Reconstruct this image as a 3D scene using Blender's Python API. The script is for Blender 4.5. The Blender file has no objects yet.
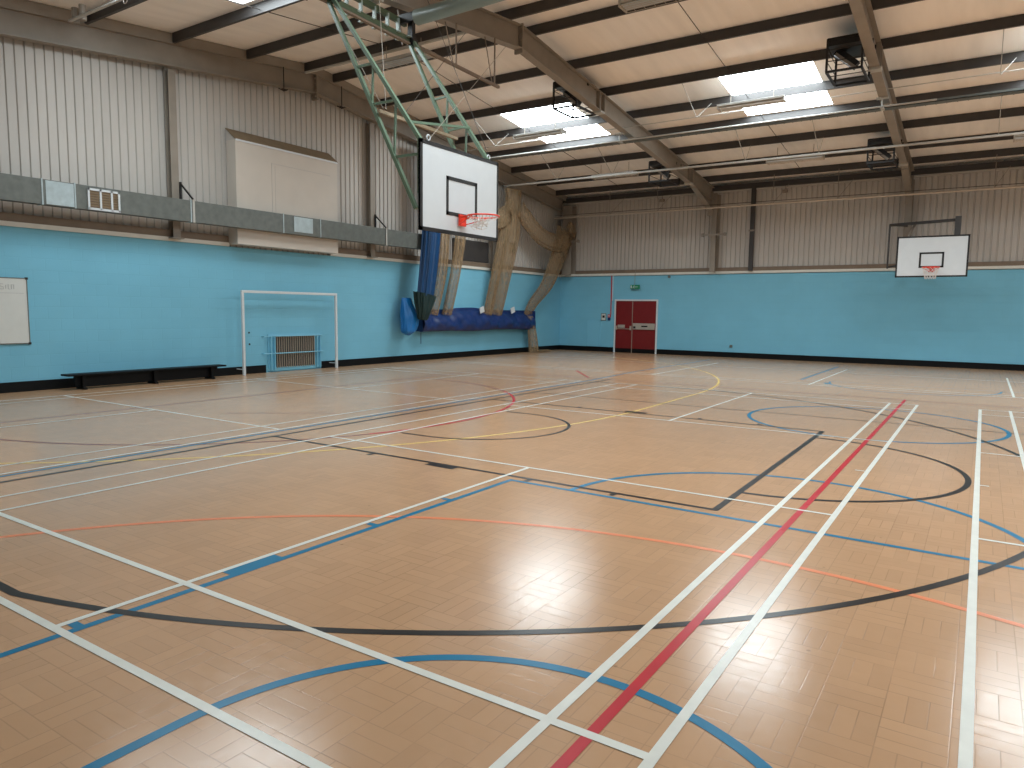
import bpy, bmesh, math, random
from mathutils import Vector, Matrix
random.seed(7)
SC = bpy.context.scene
COL = SC.collection

# ---------------------------------------------------------------- camera
cam_d = bpy.data.cameras.new('camera'); cam = bpy.data.objects.new('camera', cam_d); COL.objects.link(cam)
cam.location = (0, 0, 1.62)
cam_d.sensor_fit = 'HORIZONTAL'; cam_d.sensor_width = 36.0
cam_d.lens = 713.63 / 1024 * 36.0
cam_d.clip_start = 0.05; cam_d.clip_end = 200
PIT, ROL, YAW = -0.10302, 0.012458, 0.581115
cam.rotation_mode = 'QUATERNION'
cam.rotation_quaternion = (Matrix.Rotation(YAW, 3, 'Z') @ Matrix.Rotation(math.pi/2 + PIT, 3, 'X') @ Matrix.Rotation(ROL, 3, 'Z')).to_quaternion()
SC.camera = cam

# ---------------------------------------------------------------- light
SKY_EMIT = 19.5          # daylight coming through the translucent roof lights
world = bpy.data.worlds.new('world'); SC.world = world; world.use_nodes = True
world.node_tree.nodes['Background'].inputs[0].default_value = (0.75, 0.85, 1.0, 1)
world.node_tree.nodes['Background'].inputs[1].default_value = 1.0
vs = SC.view_settings
vs.view_transform = 'Standard'; vs.look = 'None'; vs.gamma = 1.0; vs.use_curve_mapping = False
vs.exposure = 0.0
SC.display_settings.display_device = 'sRGB'

# ---------------------------------------------------------------- dimensions
XL, XR = -14.85, 16.7          # left and right gable walls
YN, YF = -1.0, 26.2            # near and far eaves walls
RIDGE, PITCH = 13.0, 0.11
def roofz(y, top=7.76): return top - PITCH*abs(y-RIDGE)
FRAMES = [-8.47, -2.2, 4.2, 10.5]

# ---------------------------------------------------------------- materials
def srgb(r, g, b):
    f = lambda c: (c/255/12.92) if c/255 <= .04045 else ((c/255+.055)/1.055)**2.4
    return (f(r), f(g), f(b), 1)
MATS = {}
def mat(name, col, rough=.6, metal=0., spec=.5, noise=0., nscale=6., bump=0., bscale=40., emit=None, estr=0., coat=0., stretch=None):
    if name in MATS: return MATS[name]
    m = bpy.data.materials.new(name); m.use_nodes = True; MATS[name] = m
    nt = m.node_tree; N = nt.nodes; L = nt.links; b = N['Principled BSDF']
    b.inputs['Base Color'].default_value = col
    b.inputs['Roughness'].default_value = rough; b.inputs['Metallic'].default_value = metal
    b.inputs['Specular IOR Level'].default_value = spec; b.inputs['Coat Weight'].default_value = coat
    tc = N.new('ShaderNodeTexCoord')
    src = tc.outputs['Object']
    if stretch:
        mp = N.new('ShaderNodeMapping'); mp.inputs['Scale'].default_value = stretch; L.new(src, mp.inputs['Vector']); src = mp.outputs[0]
    if noise:
        n = N.new('ShaderNodeTexNoise'); n.inputs['Scale'].default_value = nscale; n.inputs['Detail'].default_value = 5
        L.new(src, n.inputs['Vector'])
        r = N.new('ShaderNodeMapRange'); r.inputs[1].default_value = .3; r.inputs[2].default_value = .7
        r.inputs[3].default_value = 1-noise; r.inputs[4].default_value = 1+noise
        L.new(n.outputs['Fac'], r.inputs[0])
        x = N.new('ShaderNodeVectorMath'); x.operation = 'SCALE'; x.inputs[0].default_value = col[:3]
        L.new(r.outputs[0], x.inputs['Scale']); L.new(x.outputs[0], b.inputs['Base Color'])
    if bump:
        n2 = N.new('ShaderNodeTexNoise'); n2.inputs['Scale'].default_value = bscale; L.new(src, n2.inputs['Vector'])
        bp = N.new('ShaderNodeBump'); bp.inputs['Strength'].default_value = bump; bp.inputs['Distance'].default_value = .01
        L.new(n2.outputs['Fac'], bp.inputs['Height']); L.new(bp.outputs[0], b.inputs['Normal'])
    if emit:
        b.inputs['Emission Color'].default_value = emit; b.inputs['Emission Strength'].default_value = estr
    return m

def block_mat(name, col, along):
    """painted blockwork: joints of 440 x 215 blocks as relief, slight tone change block to block"""
    m = bpy.data.materials.new(name); m.use_nodes = True; MATS[name] = m
    nt = m.node_tree; N = nt.nodes; L = nt.links; b = N['Principled BSDF']
    b.inputs['Roughness'].default_value = .62; b.inputs['Specular IOR Level'].default_value = .3
    tc = N.new('ShaderNodeTexCoord'); sp = N.new('ShaderNodeSeparateXYZ'); L.new(tc.outputs['Object'], sp.inputs[0])
    cb = N.new('ShaderNodeCombineXYZ'); L.new(sp.outputs[along], cb.inputs[0]); L.new(sp.outputs[2], cb.inputs[1])
    br = N.new('ShaderNodeTexBrick'); br.inputs['Scale'].default_value = 1; br.inputs['Brick Width'].default_value = .45
    br.inputs['Row Height'].default_value = .225; br.inputs['Mortar Size'].default_value = .007; br.inputs['Mortar Smooth'].default_value = .3
    br.inputs['Color1'].default_value = (1, 1, 1, 1); br.inputs['Color2'].default_value = (.978, .978, .978, 1); br.inputs['Mortar'].default_value = (.965, .965, .965, 1)
    L.new(cb.outputs[0], br.inputs['Vector'])
    n = N.new('ShaderNodeTexNoise'); n.inputs['Scale'].default_value = 1.3; n.inputs['Detail'].default_value = 6; L.new(cb.outputs[0], n.inputs['Vector'])
    r = N.new('ShaderNodeMapRange'); r.inputs[3].default_value = .93; r.inputs[4].default_value = 1.07; L.new(n.outputs['Fac'], r.inputs[0])
    x = N.new('ShaderNodeVectorMath'); x.operation = 'SCALE'; x.inputs[0].default_value = col[:3]; L.new(r.outputs[0], x.inputs['Scale'])
    mul = N.new('ShaderNodeVectorMath'); mul.operation = 'MULTIPLY'; L.new(x.outputs[0], mul.inputs[0]); L.new(br.outputs['Color'], mul.inputs[1])
    L.new(mul.outputs[0], b.inputs['Base Color'])
    inv = N.new('ShaderNodeMath'); inv.operation = 'SUBTRACT'; inv.inputs[0].default_value = 1; L.new(br.outputs['Fac'], inv.inputs[1])
    n2 = N.new('ShaderNodeTexNoise'); n2.inputs['Scale'].default_value = 60; L.new(tc.outputs['Object'], n2.inputs['Vector'])
    ad = N.new('ShaderNodeMath'); ad.operation = 'MULTIPLY_ADD'; L.new(n2.outputs['Fac'], ad.inputs[0]); ad.inputs[1].default_value = .25; L.new(inv.outputs[0], ad.inputs[2])
    bp = N.new('ShaderNodeBump'); bp.inputs['Strength'].default_value = .3; bp.inputs['Distance'].default_value = .01
    L.new(ad.outputs[0], bp.inputs['Height']); L.new(bp.outputs[0], b.inputs['Normal'])
    return m

def floor_mat():
    """wood-coloured hard block floor laid in basket weave: squares of three strips, turned square to square"""
    m = bpy.data.materials.new('basket_weave_floor'); m.use_nodes = True
    nt = m.node_tree; N = nt.nodes; L = nt.links; b = N['Principled BSDF']
    def math_(op, a, bb=None, c=None):
        n = N.new('ShaderNodeMath'); n.operation = op
        for i, v in enumerate((a, bb, c)):
            if v is None: continue
            if isinstance(v, (int, float)): n.inputs[i].default_value = v
            else: L.new(v, n.inputs[i])
        return n.outputs[0]
    tc = N.new('ShaderNodeTexCoord'); sp = N.new('ShaderNodeSeparateXYZ'); L.new(tc.outputs['Object'], sp.inputs[0])
    S = 1/.24
    u = math_('MULTIPLY', sp.outputs[0], S); v = math_('MULTIPLY', sp.outputs[1], S)
    iu = math_('FLOOR', u); iv = math_('FLOOR', v); fu = math_('SUBTRACT', u, iu); fv = math_('SUBTRACT', v, iv)
    par = math_('FLOORED_MODULO', math_('ADD', iu, iv), 2.0)
    def mix(f, a, c): return math_('ADD', math_('MULTIPLY', a, math_('SUBTRACT', 1.0, f)), math_('MULTIPLY', c, f))
    s = mix(par, fu, fv)                       # across the strips
    l = mix(par, fv, fu)                       # along the strips
    s3 = math_('MULTIPLY', s, 3.0); is3 = math_('FLOOR', s3); fs = math_('SUBTRACT', s3, is3)
    es = math_('MINIMUM', fs, math_('SUBTRACT', 1.0, fs)); es = math_('MULTIPLY', es, 1/3)
    el = math_('MINIMUM', l, math_('SUBTRACT', 1.0, l))
    e = math_('MINIMUM', es, el)
    joint = N.new('ShaderNodeMapRange'); joint.inputs[1].default_value = .0; joint.inputs[2].default_value = .016
    joint.inputs[3].default_value = 1; joint.inputs[4].default_value = 0; L.new(e, joint.inputs[0])
    cell = N.new('ShaderNodeCombineXYZ'); L.new(iu, cell.inputs[0]); L.new(iv, cell.inputs[1]); L.new(is3, cell.inputs[2])
    wn = N.new('ShaderNodeTexWhiteNoise'); wn.noise_dimensions = '3D'; L.new(cell.outputs[0], wn.inputs['Vector'])
    cell2 = N.new('ShaderNodeCombineXYZ'); L.new(iu, cell2.inputs[0]); L.new(iv, cell2.inputs[1]); cell2.inputs[2].default_value = 9
    wn2 = N.new('ShaderNodeTexWhiteNoise'); wn2.noise_dimensions = '3D'; L.new(cell2.outputs[0], wn2.inputs['Vector'])
    big = N.new('ShaderNodeTexNoise'); big.inputs['Scale'].default_value = .5; big.inputs['Detail'].default_value = 4; L.new(tc.outputs['Object'], big.inputs['Vector'])
    mid = N.new('ShaderNodeTexNoise'); mid.inputs['Scale'].default_value = 14; mid.inputs['Detail'].default_value = 6; L.new(tc.outputs['Object'], mid.inputs['Vector'])
    tone = math_('ADD', .88, math_('MULTIPLY', wn.outputs['Value'], .075))
    tone = math_('ADD', tone, math_('MULTIPLY', wn2.outputs['Value'], .05))
    tone = math_('ADD', tone, math_('MULTIPLY', big.outputs['Fac'], .10))
    tone = math_('ADD', tone, math_('MULTIPLY', mid.outputs['Fac'], .06))
    jn = N.new('ShaderNodeTexNoise'); jn.inputs['Scale'].default_value = 2.2; L.new(tc.outputs['Object'], jn.inputs['Vector'])
    jr = N.new('ShaderNodeMapRange'); jr.inputs[1].default_value = .35; jr.inputs[2].default_value = .7; jr.inputs[3].default_value = .10; jr.inputs[4].default_value = .38
    L.new(jn.outputs['Fac'], jr.inputs[0])
    tone = math_('MULTIPLY', tone, math_('SUBTRACT', 1.0, math_('MULTIPLY', joint.outputs[0], jr.outputs[0])))
    # scattered small scuffs
    sc_ = N.new('ShaderNodeTexVoronoi'); sc_.inputs['Scale'].default_value = 2.6; L.new(tc.outputs['Object'], sc_.inputs['Vector'])
    sr = N.new('ShaderNodeMapRange'); sr.inputs[1].default_value = .02; sr.inputs[2].default_value = .035; sr.inputs[3].default_value = .7; sr.inputs[4].default_value = 1; L.new(sc_.outputs['Distance'], sr.inputs[0])
    tone = math_('MULTIPLY', tone, sr.outputs[0])
    x = N.new('ShaderNodeVectorMath'); x.operation = 'SCALE'; x.inputs[0].default_value = FLOOR_COL[:3]; L.new(tone, x.inputs['Scale'])
    L.new(x.outputs[0], b.inputs['Base Color'])
    rr = N.new('ShaderNodeMapRange'); rr.inputs[3].default_value = .14; rr.inputs[4].default_value = .26; L.new(mid.outputs['Fac'], rr.inputs[0])
    L.new(rr.outputs[0], b.inputs['Roughness']); b.inputs['Specular IOR Level'].default_value = .5
    # each strip lies a hair out of level
    tilt = math_('MULTIPLY', math_('SUBTRACT', wn.outputs['Value'], .5), math_('MULTIPLY', s, .0007))
    tilt = math_('ADD', tilt, math_('MULTIPLY', math_('SUBTRACT', wn2.outputs['Value'], .5), math_('MULTIPLY', l, .0009)))
    hgt = math_('SUBTRACT', tilt, math_('MULTIPLY', joint.outputs[0], .00018))
    wv = N.new('ShaderNodeTexNoise'); wv.inputs['Scale'].default_value = 9; wv.inputs['Detail'].default_value = 3; L.new(tc.outputs['Object'], wv.inputs['Vector'])
    hgt = math_('ADD', hgt, math_('MULTIPLY', wv.outputs['Fac'], .0006))
    bp = N.new('ShaderNodeBump'); bp.inputs['Strength'].default_value = .8; bp.inputs['Distance'].default_value = 1.0
    L.new(hgt, bp.inputs['Height']); L.new(bp.outputs[0], b.inputs['Normal'])
    return m

FLOOR_COL = srgb(198, 157, 121)
M_floor = floor_mat()
M_blueL = block_mat('blue_painted_blocks_left', srgb(118, 183, 208), 1)
M_blueF = block_mat('blue_painted_blocks_far', srgb(118, 183, 208), 0)
M_clad = mat('cream_steel_cladding', srgb(188, 183, 177), .55, noise=.05, nscale=1.5, stretch=(1, 1, .3))
M_roof = mat('cream_roof_liner', srgb(250, 245, 240), .6, noise=.06, nscale=1.2, stretch=(3, .4, 1))
M_frame = mat('brown_grey_painted_steel', srgb(140, 131, 120), .5, noise=.08, nscale=3)
M_purlin = mat('dark_purlin_steel', srgb(60, 57, 56), .5, noise=.12, nscale=3)
M_galv = mat('galvanised_steel', srgb(106, 110, 106), .45, metal=.35, noise=.14, nscale=7)
M_galvl = mat('bright_galvanised_steel', srgb(176, 190, 194), .4, metal=.3, noise=.1, nscale=9)
M_white = mat('white_paint', srgb(206, 211, 214), .4, noise=.02)
M_trim = mat('white_gloss_trim', srgb(214, 212, 204), .4, noise=.03)
M_black = mat('black_paint', srgb(7, 8, 10), .55, spec=.2, noise=.15)
M_blk2 = mat('black_steel', srgb(22, 20, 20), .5, noise=.1)
M_sky = mat('translucent_roof_sheet', srgb(235, 240, 240), .5, emit=(.84, .95, 1.0, 1), estr=SKY_EMIT)
M_sky2 = mat('dimmed_translucent_roof_sheet', srgb(225, 230, 228), .5, emit=(.84, .95, 1.0, 1), estr=SKY_EMIT*.72)  # near-slope sheets emit less, to hold down light on the left wall
M_beige = mat('cream_board', srgb(198, 190, 180), .6, noise=.03, nscale=2)
M_dust = mat('dusty_brown_board', srgb(124, 106, 82), .8, noise=.1)
M_steelrail = mat('dull_brown_rail', srgb(120, 104, 88), .6, noise=.08, nscale=4)
M_door = mat('dark_red_paint', srgb(112, 12, 14), .4, noise=.06)
M_steel = mat('satin_steel', srgb(190, 180, 168), .35, metal=.5, noise=.05)
M_green = mat('green_painted_steel', srgb(100, 122, 102), .4, noise=.05)
M_dgreen = mat('dark_green_steel', srgb(72, 84, 62), .45, noise=.08)
M_pale = mat('pale_grey_green_steel', srgb(150, 164, 158), .4, noise=.05)
M_red = mat('orange_red_paint', srgb(232, 60, 36), .4)
M_red2 = mat('red_paint', srgb(190, 30, 34), .4)
M_cord = mat('white_cord', srgb(214, 206, 200), .8)
M_wire = mat('thin_grey_wire', srgb(150, 140, 128), .5)
M_dwire = mat('dark_wire', srgb(50, 44, 40), .6)
M_navy = mat('navy_vinyl', srgb(16, 46, 100), .45, noise=.1, nscale=5)
M_blue = mat('royal_blue_curtain', srgb(0, 58, 104), .45, noise=.08, nscale=5)
M_bag = mat('bright_blue_vinyl', srgb(20, 108, 178), .35, noise=.05)
M_teal = mat('dark_green_net_hem', srgb(14, 44, 44), .8, noise=.2, nscale=30)
M_wood = mat('varnished_wood', srgb(150, 132, 108), .5, noise=.1, stretch=(1, 8, 8))
M_board = mat('whiteboard_face', srgb(206, 208, 204), .3, noise=.02)
M_pen = mat('faded_marker_pen', srgb(172, 174, 176), .5)
M_lblue = mat('pale_blue_paint', srgb(120, 186, 212), .45)
M_radd = mat('dark_convector', srgb(44, 40, 38), .6)
M_radb = mat('grey_fins', srgb(150, 140, 126), .5)
M_greenS = mat('exit_sign_green', srgb(22, 132, 92), .4)
M_tray = mat('white_enamel_tray', srgb(176, 174, 168), .4, noise=.04)
M_line = {
 'white': mat('white_line_paint', srgb(230, 231, 223), .3, noise=.05, nscale=8),
 'black': mat('black_line_paint', srgb(26, 23, 23), .3, spec=.35, noise=.1, nscale=8),
 'blue': mat('blue_line_paint', srgb(0, 120, 162), .3, spec=.3, noise=.05, nscale=8),
 'red': mat('red_line_paint', srgb(196, 26, 44), .3, spec=.35, noise=.05, nscale=8),
 'orange': mat('orange_line_paint', srgb(236, 138, 92), .35, noise=.05, nscale=8),
 'yellow': mat('yellow_line_paint', srgb(230, 196, 110), .35, noise=.05, nscale=8),
 'maroon': mat('dark_red_line_paint', srgb(128, 66, 58), .35, noise=.05, nscale=8)}

def net_mat():
    """tan knotted netting gathered in folds: fine cords with gaps one can see through"""
    m = bpy.data.materials.new('tan_netting'); m.use_nodes = True
    nt = m.node_tree; N = nt.nodes; L = nt.links; b = N['Principled BSDF']
    b.inputs['Roughness'].default_value = .9; b.inputs['Specular IOR Level'].default_value = .1
    tc = N.new('ShaderNodeTexCoord')
    mp = N.new('ShaderNodeMapping'); mp.inputs['Scale'].default_value = (60, 60, .9); L.new(tc.outputs['Object'], mp.inputs[0])
    n = N.new('ShaderNodeTexNoise'); n.inputs['Scale'].default_value = 1; n.inputs['Detail'].default_value = 4; L.new(mp.outputs[0], n.inputs['Vector'])
    cr = N.new('ShaderNodeValToRGB'); cr.color_ramp.elements[0].position = .35; cr.color_ramp.elements[0].color = srgb(140, 116, 88)
    cr.color_ramp.elements[1].position = .65; cr.color_ramp.elements[1].color = srgb(172, 148, 116); L.new(n.outputs['Fac'], cr.inputs[0])
    L.new(cr.outputs[0], b.inputs['Base Color'])
    r = N.new('ShaderNodeMapRange'); r.inputs[1].default_value = .34; r.inputs[2].default_value = .62; r.inputs[3].default_value = .22; r.inputs[4].default_value = .62; L.new(n.outputs['Fac'], r.inputs[0])
    L.new(r.outputs[0], b.inputs['Alpha'])
    return m
M_net = net_mat()

# ---------------------------------------------------------------- mesh helpers
class MB:
    def __init__(s): s.bm = bmesh.new()
    def quad(s, *p): s.bm.faces.new([s.bm.verts.new(q) for q in p])
    def box(s, a, b, rot=None, c=None):
        a, b = Vector(a), Vector(b)
        P = [Vector((x, y, z)) for x in (a.x, b.x) for y in (a.y, b.y) for z in (a.z, b.z)]
        if rot is not None:
            c = Vector(c) if c is not None else (a+b)/2
            P = [c + rot @ (p-c) for p in P]
        v = [s.bm.verts.new(p) for p in P]
        for f in ((0, 1, 3, 2), (4, 6, 7, 5), (0, 4, 5, 1), (2, 3, 7, 6), (0, 2, 6, 4), (1, 5, 7, 3)):
            s.bm.faces.new([v[i] for i in f])
        return s
    def bar(s, p0, p1, w, h, up=(0, 0, 1)):
        """rectangular bar from p0 to p1, w across, h along 'up'"""
        p0, p1 = Vector(p0), Vector(p1); d = (p1-p0).normalized(); up = Vector(up)
        if abs(d.dot(up)) > .98: up = Vector((1, 0, 0))
        sx = d.cross(up).normalized(); uz = sx.cross(d).normalized()
        return s.profile([(-w/2, -h/2), (w/2, -h/2), (w/2, h/2), (-w/2, h/2)], p0, p1, sx, uz)
    def profile(s, prof, p0, p1, sx, uz):
        p0, p1, sx, uz = Vector(p0), Vector(p1), Vector(sx), Vector(uz)
        A = [s.bm.verts.new(p0+sx*a+uz*b) for a, b in prof]; B = [s.bm.verts.new(p1+sx*a+uz*b) for a, b in prof]
        n = len(prof)
        for i in range(n): s.bm.faces.new((A[i], A[(i+1) % n], B[(i+1) % n], B[i]))
        s.bm.faces.new(A[::-1]); s.bm.faces.new(B)
        return s
    def tube(s, pts, r, n=8, closed=False, r2=None):
        pts = [Vector(p) for p in pts]; rings = []; m = len(pts); prev = None
        for i, p in enumerate(pts):
            if closed: d = pts[(i+1) % m]-pts[i-1]
            else: d = pts[min(i+1, m-1)]-pts[max(i-1, 0)]
            d.normalize()
            if prev is None:
                up = Vector((0, 0, 1)) if abs(d.z) < .9 else Vector((1, 0, 0)); a = d.cross(up).normalized()
            else: a = (prev - d*prev.dot(d)).normalized()
            prev = a; b = d.cross(a)
            rr = r if r2 is None else r+(r2-r)*i/(m-1)
            rings.append([s.bm.verts.new(p+(a*math.cos(t)+b*math.sin(t))*rr) for t in (2*math.pi*k/n for k in range(n))])
        for i in range(m if closed else m-1):
            R, Q = rings[i], rings[(i+1) % m]
            for k in range(n): s.bm.faces.new((R[k], R[(k+1) % n], Q[(k+1) % n], Q[k]))
        if not closed: s.bm.faces.new(rings[0][::-1]); s.bm.faces.new(rings[-1])
        return s
    def disc(s, c, axis, r, h, n=16):
        c = Vector(c); axis = Vector(axis).normalized()
        return s.tube([c-axis*h/2, c+axis*h/2], r, n)
    def grid(s, fn, nu, nv):
        V = [[s.bm.verts.new(fn(i/nu, j/nv)) for j in range(nv+1)] for i in range(nu+1)]
        for i in range(nu):
            for j in range(nv): s.bm.faces.new((V[i][j], V[i+1][j], V[i+1][j+1], V[i][j+1]))
        return s
    def split(s):
        """islands that stand apart become meshes of their own"""
        bm = s.bm; seen = set(); isl = []
        for v in bm.verts:
            if v in seen: continue
            st = [v]; seen.add(v); cur = []
            while st:
                a = st.pop(); cur.append(a)
                for e in a.link_edges:
                    b = e.other_vert(a)
                    if b not in seen: seen.add(b); st.append(b)
            lo = [min(q.co[i] for q in cur)-.012 for i in range(3)]; hi = [max(q.co[i] for q in cur)+.012 for i in range(3)]
            isl.append((lo, hi, cur))
        if len(isl) > 60: return [s]
        n = len(isl); par = list(range(n))
        def f(i):
            while par[i] != i: i = par[i]
            return i
        for i in range(n):
            for j in range(i):
                if all(isl[i][0][k] < isl[j][1][k] and isl[j][0][k] < isl[i][1][k] for k in range(3)): par[f(i)] = f(j)
        roots = sorted({f(i) for i in range(n)})
        if len(roots) < 2: return [s]
        out = []
        for g in roots:
            o = MB(); mp = {}
            vs_ = [v for i in range(n) if f(i) == g for v in isl[i][2]]
            for v in vs_: mp[v] = o.bm.verts.new(v.co)
            fs = {fc for v in vs_ for fc in v.link_faces}
            for fc in sorted(fs, key=lambda q: q.index): o.bm.faces.new([mp[v] for v in fc.verts])
            out.append(o)
        return out
    KEEP = ('slats', 'louvre', 'net', 'pen_writing', 'guard_wire', 'wire_guard', 'pictogram', 'cladding', 'grille_frame', 'apex_plate', 'swing_arm', 'rear_frame', 'spreader_bar', 'court_line')
    def build(s, name, m, parent=None, smooth=False, bevel=0, solid=0):
        if parent is not None and name not in s.KEEP:
            s.bm.faces.index_update(); bits = s.split()
            if len(bits) > 1:
                return [b.build1(name, m, parent, smooth, bevel, solid) for b in bits][0]
        return s.build1(name, m, parent, smooth, bevel, solid)
    def build1(s, name, m, parent=None, smooth=False, bevel=0, solid=0):
        bmesh.ops.recalc_face_normals(s.bm, faces=s.bm.faces)
        me = bpy.data.meshes.new(name); 
        if smooth:
            for f in s.bm.faces: f.smooth = True
        s.bm.to_mesh(me); s.bm.free()
        o = bpy.data.objects.new(name, me); COL.objects.link(o)
        for k in (m if isinstance(m, (list, tuple)) else [m]): me.materials.append(k)
        if parent is not None:
            o.parent = parent
            o.matrix_parent_inverse = Matrix.Translation(-parent.location) if parent.type == 'EMPTY' else Matrix.Identity(4)
        if bevel:
            q = o.modifiers.new('bevel', 'BEVEL'); q.width = bevel; q.segments = 2; q.limit_method = 'ANGLE'
        if solid:
            q = o.modifiers.new('solid', 'SOLIDIFY'); q.thickness = solid; q.offset = 0
        return o
def tag(o, label, cat, group=None):
    o['label'] = label; o['category'] = cat
    if group: o['group'] = group
    return o
def thing(name, loc, label, cat, group=None):
    o = bpy.data.objects.new(name, None); COL.objects.link(o); o.location = loc; o.empty_display_size = .2
    return tag(o, label, cat, group)
def struct(o): o['kind'] = 'structure'; return o
def copy_tree(o, loc, label):
    c = o.copy(); COL.objects.link(c); c.location = loc; c['label'] = label
    for ch in list(o.children):
        d = ch.copy(); COL.objects.link(d); d.parent = c
        for g in ch.children:
            e = g.copy(); COL.objects.link(e); e.parent = d
    return c

# ================================================================ SETTING
fl = struct(MB().box((XL-.3, YN-.3, -.12), (XR+.3, YF+.3, 0)).build('floor', M_floor))

# ---- roof: two slopes of liner sheet with the roof lights let into it
SKYX = [(-12.05, -9.80), (-5.72, -3.58), (.45, 2.75), (6.8, 9.1), (13.0, 15.2)]
FARY, NEARY = (17.22, 20.2), (5.75, 8.95)
xb = sorted([XL-.1, XR+.1] + [v for p in SKYX for v in p])
mb = MB()
for yb in ([RIDGE, FARY[0], FARY[1], YF+.25], [YN-.25, NEARY[0], NEARY[1], RIDGE]):
    for i in range(len(xb)-1):
        for j in range(3):
            if j == 1 and (xb[i], xb[i+1]) in SKYX: continue
            y0, y1 = yb[j], yb[j+1]
            mb.quad((xb[i], y0, roofz(y0)), (xb[i+1], y0, roofz(y0)), (xb[i+1], y1, roofz(y1)), (xb[i], y1, roofz(y1)))
ceil = struct(mb.build('ceiling', M_roof, solid=.04))
k = 0
for sx in SKYX:
    for (y0, y1) in (FARY, NEARY):
        k += 1; mb = MB()
        mb.quad((sx[0], y0, roofz(y0)), (sx[1], y0, roofz(y0)), (sx[1], y1, roofz(y1)), (sx[0], y1, roofz(y1)))
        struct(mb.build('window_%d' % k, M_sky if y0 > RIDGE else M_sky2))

# ---- block walls, cladding above, trims
WT = 3.02
def cladding(name, fixed, a, b, z0, zfun, axis, sgn, parent):
    """profiled sheet: flats with narrow trapezoid grooves every 1/6 m. axis 1: runs along y at x=fixed"""
    mb = MB(); pitch = 1/6; n = int((b-a)/pitch)+1
    for i in range(n):
        s = a+i*pitch
        pts = [(s, 0), (s+.118, 0), (s+.130, -.03), (s+.155, -.03), (s+pitch, 0)]
        for (s0, d0), (s1, d1) in zip(pts, pts[1:]):
            s0, s1 = min(s0, b), min(s1, b)
            if s1-s0 < 1e-6: continue
            if axis == 1: P = lambda s, d, z: (fixed+sgn*d, s, z)
            else: P = lambda s, d, z: (s, fixed+sgn*d, z)
            mb.quad(P(s0, d0, z0), P(s1, d1, z0), P(s1, d1, zfun(s1)), P(s0, d0, zfun(s0)))
    return mb.build(name, M_clad, parent)
wl = struct(MB().box((XL-.3, YN-.3, 0), (XL, YF, WT)).build('wall_left', M_blueL))
cladding('cladding', XL-.04, YN-.1, YF+.1, WT, lambda y: roofz(y)-.02, 1, 1, wl)
wf = struct(MB().box((XL-.3, YF, 0), (XR+.3, YF+.3, WT)).build('wall_far', M_blueF))
cladding('cladding', YF+.04, XL-.1, XR+.1, WT, lambda x: roofz(YF)-.02, 0, -1, wf)
wr = struct(MB().box((XR, YN-.3, 0), (XR+.3, YF, WT)).build('wall_right', M_blueL))
cladding('cladding', XR+.04, YN-.1, YF+.1, WT, lambda y: roofz(y)-.02, 1, -1, wr)
wn_ = struct(MB().box((XL, YN-.3, 0), (XR, YN, WT)).build('wall_near', M_blueF))
cladding('cladding', YN-.04, XL-.1, XR+.1, WT, lambda x: roofz(YN)-.02, 0, 1, wn_)
# black skirting, broken for the convector and the door
BBH = .19
mb = MB(); mb.box((XL, YN, 0), (XL+.02, 11.43, BBH)); mb.box((XL, 13.22, 0), (XL+.02, YF, BBH))
struct(mb.build('baseboard_left', M_black))
mb = MB(); mb.box((XL, YF-.02, 0), (-12.37, YF, BBH)); mb.box((-10.53, YF-.02, 0), (XR, YF, BBH))
struct(mb.build('baseboard_far', M_black))
# white capping and the dull sheeting rail over it
mb = MB(); mb.box((XL-.01, YN, WT), (XL+.05, 10.46, WT+.085)); mb.box((XL-.01, 13.56, WT), (XL+.05, YF, WT+.085))
struct(mb.build('trim_1', M_trim))
mb = MB(); mb.box((XL, YF-.05, WT+.02), (XR, YF+.01, WT+.105)); struct(mb.build('trim_2', M_trim))
mb = MB(); mb.box((XL-.04, YN, WT+.085), (XL+.03, 10.46, WT+.24)); mb.box((XL-.04, 13.56, WT+.085), (XL+.03, YF, WT+.24))
struct(mb.build('trim_3', M_steelrail))
mb = MB(); mb.box((XL, YF-.03, WT+.105), (XR, YF+.04, WT+.24)); struct(mb.build('trim_4', M_steelrail))
mb = MB(); mb.box((XL, YF-.06, 5.94), (XR, YF+.04, 6.02)); struct(mb.build('trim_5', M_clad))

mb = MB()
for y0_, y1_ in ((YN, RIDGE), (RIDGE, YF)):
    P = [(XL-.03, y0_, roofz(y0_)-.24), (XL+.26, y0_, roofz(y0_)-.24), (XL+.26, y0_, roofz(y0_)-.03), (XL-.03, y0_, roofz(y0_)-.03)]
    Q = [(x, y1_, z-roofz(y0_)+roofz(y1_)) for x, _, z in P]
    A_ = [mb.bm.verts.new(p) for p in P]; B_ = [mb.bm.verts.new(p) for p in Q]
    for i in range(4): mb.bm.faces.new((A_[i], A_[(i+1) % 4], B_[(i+1) % 4], B_[i]))
struct(mb.build('trim_6', M_frame))

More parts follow.
